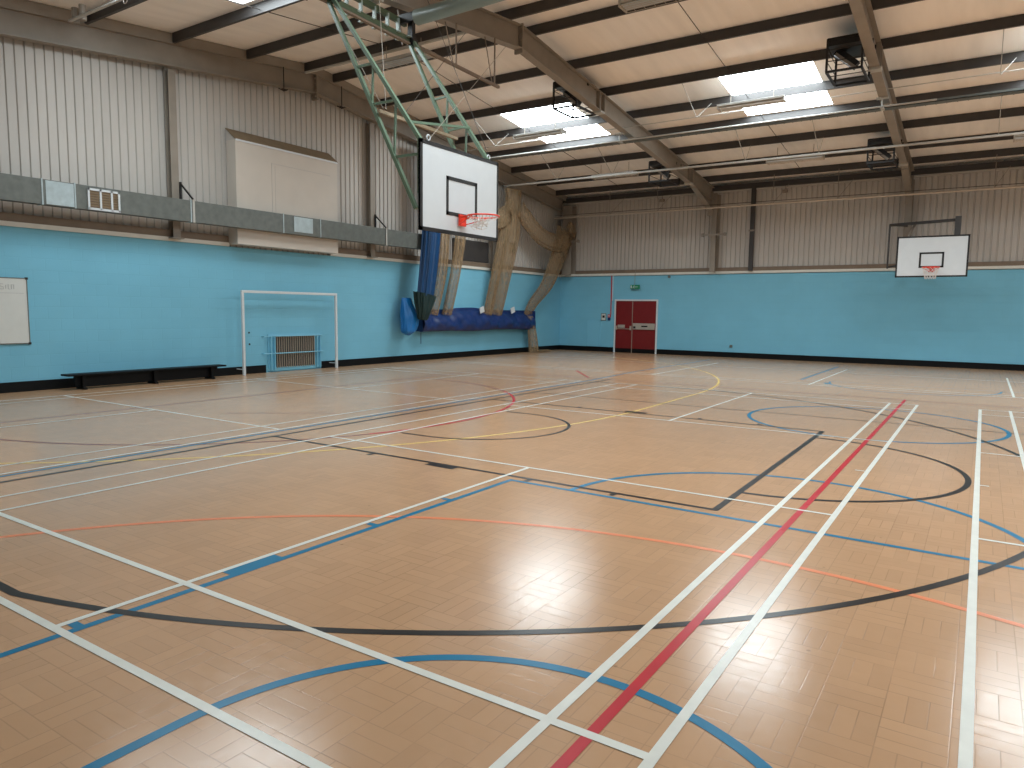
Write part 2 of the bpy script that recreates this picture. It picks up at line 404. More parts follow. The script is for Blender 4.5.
# ---- double fire doors in the far wall
DX0, DX1, DZ = -12.27, -10.57, 2.04
dr = struct(MB().box((DX0, YF-.012, 0), (DX1, YF-.002, DZ)).build('door_1', M_black))
mb = MB()
mb.box((DX0-.06, YF-.05, 0), (DX0, YF-.001, DZ+.06)); mb.box((DX1, YF-.05, 0), (DX1+.06, YF-.001, DZ+.06)); mb.box((DX0, YF-.05, DZ), (DX1, YF-.001, DZ+.06))
mb.build('door_frame', M_white, dr)
xm = -11.55
for (a, b) in ((DX0+.01, xm-.006), (xm+.006, DX1-.01)):
    lf = MB().box((a, YF-.045, .03), (b, YF-.012, DZ-.01)).build('door_leaf', M_door, dr, bevel=.004)
    MB().box((a, YF-.049, .03), (b, YF-.045, .17)).build('kick_plate', M_black, lf)
    if a < xm:
        p = MB(); p.box((a+.10, YF-.07, .98), (a+.40, YF-.045, 1.10)); p.build('push_pad', M_steel, lf)
        MB().tube([(a+.04, YF-.09, .94), (b-.02, YF-.09, .94)], .012).box((a+.02, YF-.1, .90), (a+.07, YF-.045, 1.06)).box((b-.08, YF-.1, .90), (b-.02, YF-.045, 1.06)).build('panic_bar', M_steel, lf)
    else:
        MB().box((a+.04, YF-.10, .93), (b-.02, YF-.045, 1.17)).build('panic_bar', M_steel, lf, bevel=.01)
        MB().box((a+.40, YF-.102, 1.03), (a+.66, YF-.10, 1.08)).build('bar_lettering', M_black, lf)
        MB().box((a+.07, YF-.115, .97), (a+.16, YF-.10, 1.05)).build('door_handle', M_blk2, lf)
        MB().box((b-.12, YF-.104, .96), (b-.04, YF-.10, 1.14)).build('latch_cover', M_steel, lf)
MB().box((xm-.012, YF-.052, 0), (xm+.012, YF-.045, DZ)).build('meeting_strip', M_wire, dr)

# ================================================================ FLOOR MARKINGS (paint on the floor)
LZ = {'maroon': .0004, 'yellow': .0008, 'orange': .0012, 'blue': .0016, 'black': .0020, 'red': .0024, 'white': .0028}
LN = [0]
def fline(color, pts, w=.05, label=None, closed=False):
    LN[0] += 1; mb = MB(); z = LZ[color]+LN[0]*.000003; P = [Vector((p[0], p[1], 0)) for p in pts]; V = []; n = len(P)
    for i, p in enumerate(P):
        if closed: d0 = (P[i]-P[i-1]).normalized(); d1 = (P[(i+1) % n]-P[i]).normalized()
        else:
            d0 = (P[i]-P[i-1]).normalized() if i else (P[1]-P[0]).normalized()
            d1 = (P[i+1]-P[i]).normalized() if i < n-1 else d0
        t = (d0+d1); t = t.normalized() if t.length > 1e-6 else d0
        nn = Vector((-t.y, t.x, 0)); c = max(.4, Vector((-d0.y, d0.x, 0)).dot(nn))
        V.append((mb.bm.verts.new(p+nn*w/2/c+Vector((0, 0, z))), mb.bm.verts.new(p-nn*w/2/c+Vector((0, 0, z)))))
    for i in range(n if closed else n-1):
        a, b = V[i], V[(i+1) % n]; mb.bm.faces.new((a[0], b[0], b[1], a[1]))
    o = mb.build('court_line', M_line[color], fl)
    if label: o['label'] = label
    return o
def arc(cx, cy, r, a0, a1, n=56): return [(cx+r*math.cos(math.radians(a0+(a1-a0)*i/n)), cy+r*math.sin(math.radians(a0+(a1-a0)*i/n))) for i in range(n+1)]
W = 'white'
# badminton court nearest the camera: pairs of side lines
for x, y1 in ((-1.340, 14.78), (-.902, 14.78), (.052, 14.78), (.483, 14.88)): fline(W, [(x, -.2), (x, y1)], .046, 'straight white side line')
fline('red', [(-1.157, -.6), (-1.157, 15.5)], .05, 'straight red line between two white ones')
for x in (-6.36, -6.82): fline(W, [(x, 1.62), (x, 14.78)], .042, 'white side line of the middle court')
for y in (1.62, 2.335): fline(W, [(-6.84, y), (-.908, y)], .045, 'white back line')
fline(W, [(-3.81, 1.62), (-3.83, 6.18)], .042, 'white centre line'); fline(W, [(-3.84, 10.13), (-3.84, 14.76)], .042, 'white centre line')
fline(W, [(-6.82, 6.19), (-.918, 6.15)], .038, 'white service line'); fline(W, [(-6.82, 10.12), (-.918, 10.2)], .038, 'white service line')
for y in (13.94, 14.76): fline(W, [(-6.84, y), (-.918, y)], .042, 'white back line')
fline(W, [(.06, 6.12), (5.6, 6.12)], .038); fline(W, [(.06, 10.07), (5.6, 10.07)], .038)
for y in (14.02, 14.76): fline(W, [(.06, y), (5.6, y)], .042)
fline(W, [(-1.02, 8.11), (-.93, 8.11)], .03); fline(W, [(.07, 8.1), (.15, 8.1)], .03)
# left court
for x in (-7.74, -8.14): fline(W, [(x, 1.6), (x, 14.76)], .042, 'white side line of the left court')
for x in (-13.25, -13.66): fline(W, [(x, 1.6), (x, 14.76)], .042, 'white side line by the left wall')
fline(W, [(-13.66, 6.19), (-7.74, 6.16)], .04); fline(W, [(-13.66, 10.25), (-7.74, 10.08)], .04)
fline(W, [(-10.7, 1.6), (-10.7, 6.19)], .042); fline(W, [(-10.65, 10.25), (-10.65, 14.7)], .042)
for y in (1.62, 13.98, 14.68): fline(W, [(-13.66, y), (-7.74, y)], .042)
# court across the far end
for y in (17.36, 17.75): fline(W, [(-14.0, y), (.63, y)], .042, 'white line across the far end')
for y in (17.45,): fline(W, [(.63, y), (6, y)], .042)
fline(W, [(-7.1, 17.4), (-7.1, 23.0)], .042); fline(W, [(-3.265, 17.4), (-3.265, 22.9)], .042); fline(W, [(.61, 17.45), (.61, 22.85)], .045)
fline(W, [(-14, 21.6), (4, 21.6)], .03)
# netball (dark red)
fline('maroon', [(-11.15, .6), (-11.15, 15.5)], .05, 'dark red goal line')
fline('maroon', [(-11.15, 15.52), (6, 15.52)], .05, 'dark red side line')
fline('maroon', arc(-10.95, 8.22, 4.68, -90, 90), .05, 'dark red shooting semicircle')
fline('red', arc(-10.95, 8.22, 4.68, -20, 50, 40), .05, 'red curved line over the semicircle')
fline('maroon', [(-9.6, 6.63), (-8.27, 7.68)], .03)
fline('red', [(-9.2, 17.2), (-8.6, 16.4), (-8.0, 15.6)], .04)
# black basketball court along the hall
fline('black', [(-7.385, -.6), (-7.385, 15.5)], .05, 'black end line')
fline('black', [(-7.36, 5.785), (-1.73, 5.74)], .05, 'black key line')
fline('black', [(-7.36, 10.6), (-1.76, 10.55)], .05, 'black far key line')
fline('black', [(-1.748, 5.72), (-1.765, 10.57)], .06, 'black free throw line')
fline('black', arc(-1.77, 8.2, 1.75, -90, 90), .055, 'black free throw semicircle')
fline('black', [(-7.36, 1.73)] + arc(-5.9, 8.19, 6.645, -77.3, 79, 90) + [(-7.36, 14.74)], .055, 'black three point line')
fline('black', [(-6.3, 6.95)] + arc(-5.9, 8.2, 1.25, -90, 90) + [(-6.3, 9.45)], .045, 'small black semicircle')
fline('black', [(-4.79, 5.70), (-4.42, 5.69)], .11, 'black block on the key line'); fline('black', [(-4.79, 10.69), (-4.42, 10.69)], .11)
for x in (-5.62, -3.54, -2.65): fline('black', [(x, 5.74), (x, 5.65)], .05); fline('black', [(x, 10.6), (x, 10.7)], .05)
# blue basketball court across the hall
fline('blue', [(-7.64, -.6), (-7.64, 15.0), (-7.83, 18), (-7.83, 24.4)], .05, 'blue side line')
fline('blue', [(-3.70, -.6), (-3.685, 5.635)], .05, 'blue key line'); fline('blue', [(-3.70, 5.61), (1.15, 5.54)], .05, 'blue free throw line')
fline('blue', [(1.13, -.6), (1.13, 5.56)], .05)
fline('blue', arc(-1.27, 5.58, 1.76, 0, 180), .055, 'blue free throw semicircle')
fline('blue', [(-2.52, .9)] + arc(-1.265, 1.49, 1.25, 180, 0) + [(-.03, .9)], .055, 'blue curved line nearest the camera')
fline('blue', [(-3.75, 2.57), (-3.75, 2.955)], .11, 'blue block on the key line')
for y in (1.70, 3.81, 4.70): fline('blue', [(-3.69, y), (-3.79, y)], .05)
fline('blue', arc(-1.34, 11.93, 1.74, 0, 360, 72)[:-1], .055, 'blue centre circle', True)
fline('black', [(-7.2, 12.03), (6, 12.03)], .03, 'thin dark half way line')
fline('blue', [(-3.68, 18.6), (-3.67, 24.0)], .05); fline('blue', [(-3.68, 18.62), (1.1, 18.62)], .02)
fline('blue', arc(-1.28, 18.5, 1.7, 180, 360), .04); fline('blue', [(-3.05, 18.15), (-2.93, 17.9)], .09)
# orange and yellow arcs
fline('orange', arc(-1.25, -.2, 4.94, 0, 180, 80), .05, 'long orange arc')
fline('yellow', arc(-14.75, 10.85, 10.08, -75, 0, 60) + arc(-14.75, 13.8, 10.05, 0, 75, 60), .05, 'long yellow arc')

# ================================================================ STEEL FRAMES
def ibeam(mb, p0, p1, depth, width, up, tf=.018, tw=.012, depth1=None):
    """I section whose BOTTOM flange underside runs p0 -> p1"""
    p0, p1 = Vector(p0), Vector(p1); d = (p1-p0).normalized(); up = Vector(up); sx = d.cross(up).normalized(); uz = sx.cross(d).normalized()
    w = width/2; h = depth; t = tf; q = tw/2
    pr = [(-w, 0), (w, 0), (w, t), (q, t), (q, h-t), (w, h-t), (w, h), (-w, h), (-w, h-t), (-q, h-t), (-q, t), (-w, t)]
    mb.profile(pr, p0, p1, sx, uz)
SOF = 7.03
def portal(x, label):
    t = thing('portal_frame', (x, YF-.35, 0), label, 'steel frame', 'steel portal frames')
    for sgn, y0, yc in ((1, YF, YF-.25), (-1, YN, YN+.25)):
        mb = MB(); ibeam(mb, (x, RIDGE, SOF), (x, y0-sgn*.4, roofz(y0-sgn*.4, SOF)), .47, .19, (0, 0, 1)); mb.build('rafter', M_frame, t)
        # haunch: tapering web and flange below the rafter
        ya = y0-sgn*2.3; yb2 = y0-sgn*.42; za = roofz(ya, SOF); zb = roofz(yb2, SOF)
        mb = MB()
        mb.bm.faces.new([mb.bm.verts.new(v) for v in ((x+.006, ya, za), (x+.006, yb2, zb), (x+.006, yb2, zb-.36))])
        mb.bm.faces.new([mb.bm.verts.new(v) for v in ((x-.006, ya, za), (x-.006, yb2, zb), (x-.006, yb2, zb-.36))])
        mb.bar((x, ya, za-.006), (x, yb2, zb-.36), .19, .018); mb.build('haunch', M_frame, t)
        # column
        mb = MB(); ct = roofz(y0, SOF)+.3; xc = x+.13 if x < -8 and sgn > 0 else x
        ibeam(mb, (xc, y0-sgn*.42, 0 if sgn < 0 else WT+.06), (xc, y0-sgn*.42, ct), .42, .19, (0, sgn, 0)); mb.build('column', M_frame, t)
        mb = MB(); mb.box((x-.1, y0-sgn*.47-.02, roofz(y0, SOF)-.5), (x+.1, y0-sgn*.47+.0, roofz(y0, SOF)+.35)); mb.build('end_plate', M_frame, t)
        for yy in (y0-sgn*2.9, y0-sgn*9.6):
            zz = roofz(yy, SOF)
            mb = MB(); mb.box((x-.1, yy-.02, zz), (x+.1, yy-.0, zz+.47)); mb.box((x-.1, yy+.26, zz-.01), (x+.1, yy+.28, zz+.46)); mb.build('web_stiffener', M_frame, t)
            mb = MB(); mb.box((x-.12, yy+.02, zz-.05), (x+.12, yy+.24, zz-.002)); mb.build('clamp', M_tray, t)
    mb = MB(); mb.box((x-.1, RIDGE-.02, SOF-.09), (x+.1, RIDGE+.02, SOF+.5))
    for zz in (.02, .16, .3, .42):
        for s in (-1, 1): mb.disc((x+.06*s, RIDGE+.03, SOF+zz), (0, 1, 0), .016, .03, 6); mb.disc((x+.06*s, RIDGE-.03, SOF+zz), (0, 1, 0), .016, .03, 6)
    mb.build('apex_plate', M_frame, t)
    return t
LBL = ['brown steel portal frame rising behind the near basketball backboard to the far wall',
       'brown steel portal frame whose foot stands over the far basketball backboard',
       'brown steel portal frame off to the right of the photograph', 'brown steel portal frame far right, near the right gable']
for x, l in zip(FRAMES, LBL): portal(x, l)

# gable frame against the left wall: rafters on posts
t = thing('end_portal', (-14.7, 26.0, 0), 'brown steel gable frame with bolted ridge running up the left wall', 'steel frame', 'steel portal frames')
for sgn, y0 in ((1, YF), (-1, YN)):
    mb = MB(); ibeam(mb, (-14.68, RIDGE, 7.07), (-14.68, y0-sgn*.3, roofz(y0-sgn*.3, 7.07)), .47, .19, (0, 0, 1)); mb.build('rafter', M_frame, t)
    mb = MB(); ibeam(mb, (-14.35, y0-sgn*.42, WT+.06), (-14.35, y0-sgn*.42, roofz(y0, SOF)+.28), .40, .42, (0, sgn, 0), .02, .02); mb.build('column', M_frame, t)
mb = MB(); mb.box((-14.78, RIDGE-.03, SOF-.12), (-14.58, RIDGE+.03, SOF+.48))
for zz in (-.05, .1, .25, .4): mb.disc((-14.62, RIDGE-.05, SOF+zz), (0, 1, 0), .018, .04, 6); mb.disc((-14.74, RIDGE-.05, SOF+zz), (0, 1, 0), .018, .04, 6)
mb.build('apex_plate', M_frame, t)
for i, (y, l) in enumerate(((3.0, 'steel wind post on the left wall nearest the camera'), (9.1, 'steel post in the cream cladding above the bench'), (15.05, 'steel post in the cream cladding right of the boxed recess'), (21.1, 'steel post in the left cladding behind the bundled nets'))):
    p = thing('gable_post', (-14.72, y, WT), l, 'steel post', 'posts on the left wall')
    mb = MB(); ibeam(mb, (-14.85, y, WT+.06), (-14.85, y, roofz(y, SOF)-.01), .17, .17, (1, 0, 0), .012, .01); mb.build('post', M_frame, p)
    mb = MB(); mb.box((-14.86, y-.13, WT+.05), (-14.62, y+.13, WT+.075)); mb.build('foot_plate', M_frame, p)
# slim post and cross brackets on the far wall
p = thing('wall_post', (-7.06, YF-.1, WT), 'slim dark steel post on the far cladding right of a thick column', 'steel post')
MB().box((-7.13, YF-.14, WT+.1), (-6.99, YF-.02, 6.0)).build('post', M_purlin, p)
MB().box((-7.16, YF-.16, 4.5), (-6.96, YF-.14, 4.56)).build('clip', M_frame, p)
for x, l in ((-8.25, 'short steel crossarm on the column behind the far wall cable tube'), (-14.1, 'short steel crossarm on the corner column')):
    b = thing('crossarm', (x, YF-.7, 4.4), l, 'bracket', 'crossarms')
    MB().box((x-.42, YF-.68, 4.36), (x+.42, YF-.63, 4.42)).build('arm', M_frame, b)
    MB().box((x-.44, YF-.69, 4.33), (x-.36, YF-.62, 4.45)).build('end_pad', M_frame, b)
    MB().box((x+.36, YF-.69, 4.33), (x+.44, YF-.62, 4.45)).build('end_pad', M_frame, b)

# ---- purlins
PUR = [(12.62, 'ridge purlin on the near side'), (10.93, ''), (9.12, ''), (7.35, ''), (5.55, ''), (3.8, ''), (2.0, ''), (.4, ''),
       (13.55, 'ridge purlin on the far side'), (15.33, ''), (17.05, ''), (18.72, ''), (20.3, ''), (22.02, ''), (23.8, ''), (25.25, '')]
on = ['first', 'second', 'third', 'fourth', 'fifth', 'sixth', 'seventh']
cnt = {-1: 0, 1: 0}
for y, l in PUR:
    s = 1 if y > RIDGE else -1
    if l: l = 'long dark steel ' + l
    else: l = 'long dark steel purlin, %s down from the ridge pair on the %s slope' % (on[cnt[s]], 'far' if s > 0 else 'near'); cnt[s] += 1
    zt = roofz(y)-.025; mb = MB()
    pr = [(-.03, 0), (.03, 0), (.03, .006), (-.024, .006), (-.024, .194), (.03, .194), (.03, .2), (-.03, .2)]
    mb.profile(pr, (XL, y, zt-.2), (XR, y, zt-.2), (0, 1, 0), (0, 0, 1))
    tag(mb.build('purlin', M_purlin), l, 'purlin', 'roof purlins')
mb = MB(); mb.box((XL, YF-.14, 6.0), (XR, YF-.06, 6.18)); tag(mb.build('purlin', M_purlin), 'dark steel eaves beam along the top of the far wall', 'purlin', 'roof purlins')
# ---- sag rods between purlins mid bay
BAYN = ['left bay', 'second bay from the left', 'third bay from the left']
for b_, x in enumerate((-11.75, -5.3, 1.0)):
    for s, yy in ((1, (13.55, 25.25)), (-1, (12.62, 2.0))):
        mb = MB(); mb.tube([(x, y, roofz(y)-.15) for y in yy], .009, 5)
        tag(mb.build('sag_rod', M_dwire), 'thin dark rod linking purlins down the %s slope in the %s' % ('far' if s > 0 else 'near', BAYN[b_]), 'rod', 'sag rods')

# ================================================================ LONG RAILS AND TRAYS UNDER THE ROOF
def hangers(mb, x, y0, z0, y1, z1, r=.008): mb.tube([(x, y0, z0), (x, y1, z1)], r, 5)
# rail 3: light steel tray with a white tube along it
t = thing('cable_tray', (-2, 18.3, 6.2), 'wide ribbed metal tray crossing under the roof lights', 'tray')
mb = MB(); mb.box((-14.5, 18.42, 6.24), (16, 18.66, 6.255)); mb.box((-14.5, 18.42, 6.24), (16, 18.43, 6.30)); mb.box((-14.5, 18.65, 6.24), (16, 18.66, 6.30))
for i in range(150): x = -14.4+i*.2; mb.box((x, 18.42, 6.232), (x+.02, 18.66, 6.24))
mb.build('tray', M_galv, t)
for x in (-8.6, -2.2, 4.2):
    mb = MB(); z1 = roofz(18.3, SOF); mb.tube([(x-.02, 18.3, 6.26), (x-.02, 18.3, z1)], .016, 6); mb.box((x-.14, 18.24, z1-.03), (x+.1, 18.36, z1-.003)); mb.box((x-.05, 18.22, 6.2), (x+.02, 18.5, 6.24)); mb.build('hanger', M_tray, t)
tag(MB().tube([(-14.5, 18.28, 6.225), (-1.16, 18.28, 6.245)], .02, 8).build('rail', M_tray), 'white tube running under the roof lights, ending at the second frame', 'rail')
w = thing('tension_wire', (-2, 18.3, 6.58), 'thin white wire above the wide ribbed tray', 'wire')
MB().tube([(-14.5, 18.2, 6.5), (-12.67, 18.2, 6.54), (-6.44, 18.2, 6.56), (0, 18.2, 6.6), (16, 18.2, 6.6)], .011, 5).build('wire', M_tray, w)
for x in (-12.67, -6.44, -.05):
    mb = MB(); zt = roofz(17.1)-.2; hangers(mb, x, 18.2, 6.55, 17.08, zt); mb.tube([(x, 18.2, 6.55), (x+.25, 18.55, roofz(18.6)-.2)], .007, 5); mb.build('hanger', M_tray, w)
# rail 2
t = thing('rail', (-2, 21.5, 6.02), 'long bright steel rail crossing the far roof slope', 'rail')
MB().tube([(-14.55, 21.5, 6.0), (16, 21.5, 6.02)], .032, 8).build('tube', M_tray, t)
for x in (-12.4, -10.35, -6.1, -4.1, 0, 2.1):
    mb = MB(); hangers(mb, x, 21.5, 6.02, 20.32, roofz(20.3)-.21, .009); hangers(mb, x, 21.5, 6.02, 22.0, roofz(22)-.21, .006); mb.build('hanger', M_tray, t)
# rail 1
t = thing('rail', (-2, 25.0, 5.26), 'long steel rail crossing in front of the far wall cladding', 'rail')
MB().tube([(-14.5, 25.0, 5.26), (16, 25.0, 5.24)], .033, 8).build('tube', M_steel, t)
MB().tube([(-14.5, 25.05, 5.37), (16, 25.05, 5.33)], .010, 6).build('wire', M_dwire, t)
for x in (-12.1, -10.2, -6.12, -4.14, 0, 2.1):
    mb = MB(); hangers(mb, x, 25.0, 5.27, 25.0, roofz(25.25)-.21, .009); mb.tube([(x, 25.0, 5.27), (x+.35, 25.6, 5.95)], .007, 5); mb.build('hanger', M_frame, t)

# ================================================================ LIGHT FITTINGS
def luminaire(label):
    t = thing('ceiling_light', (0, 0, 0), label, 'ceiling light', 'long guarded light fittings')
    L_, w = .78, .17
    mb = MB(); mb.box((-L_, -w, .05), (L_, w, .10)); mb.box((-L_, -w, -.01), (-L_+.03, w, .05)); mb.box((L_-.03, -w, -.01), (L_, w, .05)); mb.build('housing', M_tray, t, bevel=.004)
    for y in (-.11, -.037, .037, .11):
        MB().tube([(-L_+.04, y, .02), (L_-.04, y, .02)], .018, 8).build('fluorescent_tube', M_white, t)
    mb = MB()
    for y in (-w, -.075, 0, .075, w): mb.tube([(-L_, y, -.015), (L_, y, -.015)], .004, 4)
    for i in range(9): x = -L_+i*L_*2/8; mb.tube([(x, -w, -.015), (x, w, -.015)], .004, 4)
    mb.build('wire_guard', M_steel, t)
    mb = MB()
    for x in (-.5, .5): mb.tube([(x, 0, .1), (x, 0, .42)], .008, 5)
    mb.build('suspension_rod', M_wire, t)
    return t
LUM = [(-10.95, 12.2, 6.97, 'grille-fronted strip light beside the ridge in the left bay, behind the green truss'),
       (-5.10, 12.45, 7.1, 'grille-fronted strip light at the top edge of the photo beside the ridge'),
       (-10.95, 6.35, 6.5, 'strip light over the left wall, at the top left edge of the photo'),
       (-4.95, 17.75, 6.52, 'strip light crossing the roof light in the middle of the roof'),
       (-10.8, 17.7, 6.5, 'strip light crossing the left roof light beside the white backboard'),
       (1.3, 17.8, 6.62, 'strip light at the right edge of the photo under the roof'),
       (-4.9, 22.3, 6.05, 'strip light under the far slope above the slim wall post'),
       (-10.5, 22.0, 6.05, 'strip light under the far slope left of the thick far column'),
       (1.1, 22.3, 6.02, 'strip light under the far slope at the right edge of the photo')]
L0 = luminaire(LUM[0][3]); L0.location = LUM[0][:3]
for x, y, z, l in LUM[1:]: copy_tree(L0, (x, y, z), l)
# conduits feeding the ridge and near lights
t = thing('conduit', (-13, 6.7, 6.6), 'white trunking with two stub ends at the top left corner', 'conduit')
MB().box((-13.95, 6.72, 6.63), (-8.7, 6.77, 6.66)).build('trunking', M_tray, t)
for x in (-13.95, -13.7): MB().tube([(x, 6.85, 6.64), (x, 6.85, 6.9)], .06, 12).build('stub', M_frame, t)
tag(MB().box((-13.9, 12.0, 7.17), (-8.7, 12.06, 7.21)).build('conduit', M_tray), 'white trunking along the ridge in the left bay', 'conduit')
pts = [(-11.5, 6.4, 6.6), (-11.5, 6.4, 6.42)] + [(-11.5+.06*math.sin(a), 6.4, 6.36-.06*math.cos(a)) for a in [math.pi*1.0+i*math.pi/8*1.0 for i in range(12)]]
tag(MB().tube(pts, .008, 5).build('hanging_cord', M_cord), 'small white looped cord hanging at the top left corner', 'cord')

# ---- black wire cages by the frames
def cage(label):
    t = thing('wire_cage', (0, 0, 0), label, 'cage', 'black cages on the frames')
    X0, X1, Y0, Y1, Z0, Z1 = -.64, 0, 0, 1.0, -.62, 0
    mb = MB(); s = .04
    for x in (X0, X1):
        for y in (Y0, Y1): mb.box((x-s/2, y-s/2, Z0), (x+s/2, y+s/2, Z1))
        for z in (Z0, Z1): mb.box((x-s/2, Y0, z-s/2), (x+s/2, Y1, z+s/2))
    for y in (Y0, Y1):
        for z in (Z0, Z1): mb.box((X0, y-s/2, z-s/2), (X1, y+s/2, z+s/2))
    mb.build('frame', M_blk2, t)
    mb = MB()
    for z in (-.2, -.42):
        for y in (Y0, Y1): mb.tube([(X0, y, z), (X1, y, z)], .009, 5)
        for x in (X0, X1): mb.tube([(x, Y0, z), (x, Y1, z)], .009, 5)
    for y in (.33, .66): mb.tube([(X0, y, Z0), (X1, y, Z0)], .009, 5)
    mb.build('guard_wire', M_blk2, t)
    mb = MB(); mb.bar((X0+.1, .45, -.12), (X1-.16, .45, -.45), .16, .16); mb.build('heater_body', M_blk2, t)
    mb = MB(); mb.bar((X0+.09, .35, -.18), (X1-.18, .35, -.50), .03, .06); mb.build('reflector', M_frame, t)
    mb = MB(); mb.box((X0, Y0, Z1-.13), (X1, Y1, Z1-.02)); mb.build('top_panel', M_blk2, t)
    mb = MB(); mb.box((X1, .3, -.1), (X1+.14, .36, -.02)); mb.box((X1, .7, -.1), (X1+.14, .76, -.02)); mb.build('bracket', M_blk2, t)
    return t
c0 = cage('black wire cage on the frame behind the right-hand roof light'); c0.location = (-2.31, 15.75, 7.03)
copy_tree(c0, (-8.58, 15.75, 7.2), 'black cage overlapping the left roof light beside the frame')
copy_tree(c0, (-2.29, 21.9, 6.33), 'black cage on the right-hand frame just above the far wall')
copy_tree(c0, (-8.60, 21.9, 6.38), 'black cage on the left-hand frame crossed by the bright rail')

# ---- small clamps on the gable frame
for y, l in ((11.93, 'small black beam clamp on the gable frame left of its ridge'), (13.81, 'small black beam clamp on the gable frame right of its ridge')):
    z = roofz(y, SOF); mb = MB(); mb.tube([(-14.57, y, z+.5), (-14.57, y, z-.08)], .012, 6); mb.tube([(-14.62, y-.12, z-.02), (-14.57, y, z-.06), (-14.52, y+.08, z-.02)], .014, 6); mb.box((-14.6, y-.06, z-.05), (-14.54, y+.06, z-.02))
    tag(mb.build('beam_clamp', M_blk2), l, 'clamp', 'clamps on the gable frame')

# ================================================================ LEFT WALL THINGS
# galvanised trunking duct
t = thing('air_duct', (-14.4, 8, 3.41), 'long grey galvanised duct running along the left wall', 'duct')
mb = MB(); mb.box((-14.5, YN, 3.415), (-14.3, 17.3, 3.865)); mb.build('casing', M_galv, t, bevel=.004)
mb = MB()
for y in (1.2, 3.6, 6.3, 6.86, 9.2, 11.62, 12.78, 15.2): mb.box((-14.505, y-.012, 3.405), (-14.292, y+.012, 3.875))
mb.build('joint_band', M_galvl, t)
mb = MB(); mb.box((-14.3, 6.36, 3.43), (-14.296, 6.84, 3.85)); mb.build('lighter_section', M_galvl, t)
gr = MB().box((-14.31, 7.09, 3.44), (-14.285, 7.66, 3.82)).build('grille_backing', M_dust, t)
mb = MB()
for z in (3.44, 3.80): mb.box((-14.30, 7.07, z-.02), (-14.265, 7.68, z+.02))
for y in (7.09, 7.31, 7.52, 7.66): mb.box((-14.30, y-.018, 3.43), (-14.265, y+.018, 3.82))
mb.build('grille_frame', M_white, gr)
mb = MB()
for i in range(7): z = 3.48+i*.048; mb.box((-14.29, 7.1, z), (-14.275, 7.65, z+.012), Matrix.Rotation(.5, 3, 'Y'))
mb.build('louvre', M_steelrail, gr)
tag(MB().box((-14.298, 11.93, 3.475), (-14.288, 12.52, 3.84)).build('metal_plate', M_galvl, bevel=.003), 'shiny square metal plate fixed to the grey duct below the boxed recess', 'plate')
for y, l in ((9.2, 'black strut with a white strap holding the duct beside the left post'), (15.13, 'black strut with a white strap holding the duct right of the boxed recess')):
    b = thing('duct_bracket', (-14.7, y, 3.87), l, 'bracket', 'struts on the duct')
    mb = MB(); mb.box((-14.68, y-.02, 3.85), (-14.64, y+.02, 4.28)); mb.build('upright', M_blk2, b)
    mb = MB(); mb.bar((-14.66, y, 4.25), (-14.28, y+.05, 3.88), .03, .03); mb.build('strut', M_blk2, b)
    mb = MB(); mb.box((-14.295, y+.03, 3.40), (-14.28, y+.08, 3.88)); mb.box((-14.5, y+.03, 3.875), (-14.26, y+.08, 3.89)); mb.build('strap', M_tray, b)
# boxed-in recess with sloping top
t = thing('boxed_recess', (-14.7, 12, 3.05), 'cream boarded box with a dusty sloping top on the left cladding', 'boxing')
mb = MB(); mb.box((-14.84, 10.475, 3.07), (-14.5, 13.55, 5.415)); mb.build('front_board', M_beige, t)
mb = MB(); mb.quad((-14.485, 10.46, 5.43), (-14.485, 13.565, 5.43), (-14.84, 13.565, 5.70), (-14.84, 10.46, 5.70)); mb.build('sloping_top', M_dust, t, solid=.012)
mb = MB()
for y in (10.475, 13.55): mb.bm.faces.new([mb.bm.verts.new(v) for v in ((-14.5, y, 5.415), (-14.84, y, 5.415), (-14.84, y, 5.675))])
mb.build('end_cheek', M_clad, t)
mb = MB(); mb.box((-14.5, 11.46, 3.9), (-14.494, 11.475, 5.05)); mb.box((-14.5, 11.46, 5.04), (-14.494, 13.3, 5.055)); mb.box((-14.5, 11.56, 3.9), (-14.496, 11.57, 5.0)); mb.build('panel_bead', M_clad, t)
mb = MB(); mb.box((-14.5, 10.475, 5.39), (-14.48, 13.55, 5.43)); mb.build('top_edge', M_white, t)

# whiteboard
t = thing('whiteboard', (-14.84, 5.3, .9), 'whiteboard with faint pen marks on the blue wall at the left edge', 'whiteboard')
MB().box((XL+.006, 4.0, .90), (XL+.022, 6.18, 2.09)).build('board', M_board, t)
mb = MB(); mb.box((XL+.004, 3.98, .885), (XL+.028, 6.19, .905)); mb.box((XL+.004, 3.98, 2.085), (XL+.028, 6.19, 2.1)); mb.box((XL+.004, 6.175, .885), (XL+.028, 6.192, 2.1)); mb.box((XL+.004, 3.98, .885), (XL+.028, 3.998, 2.1)); mb.build('rim', M_galv, t)
mb = MB()
for z in (.895, 2.092): mb.box((XL+.004, 6.16, z-.02), (XL+.032, 6.205, z+.02))
mb.build('corner_cap', M_blk2, t)
mb = MB(); x = XL+.024
def stroke(pts): mb.tube([(x, y-.06, z-.01) for y, z in pts], .005, 4)
stroke([(5.55, 1.99), (5.55, 1.9), (5.6, 1.9), (5.6, 1.99)]); stroke([(5.65, 1.9), (5.65, 1.98)]); stroke([(5.70, 1.98), (5.74, 1.98)]); stroke([(5.72, 1.99), (5.72, 1.9)])
stroke([(5.86, 1.99), (5.81, 1.99), (5.81, 1.95), (5.86, 1.94), (5.86, 1.9), (5.80, 1.9)])
stroke([(5.90, 1.9), (5.90, 1.97)]); stroke([(5.94, 1.99), (5.94, 1.9), (5.97, 1.9)]); stroke([(5.99, 1.9), (5.99, 1.98), (6.03, 1.98), (6.03, 1.9)])
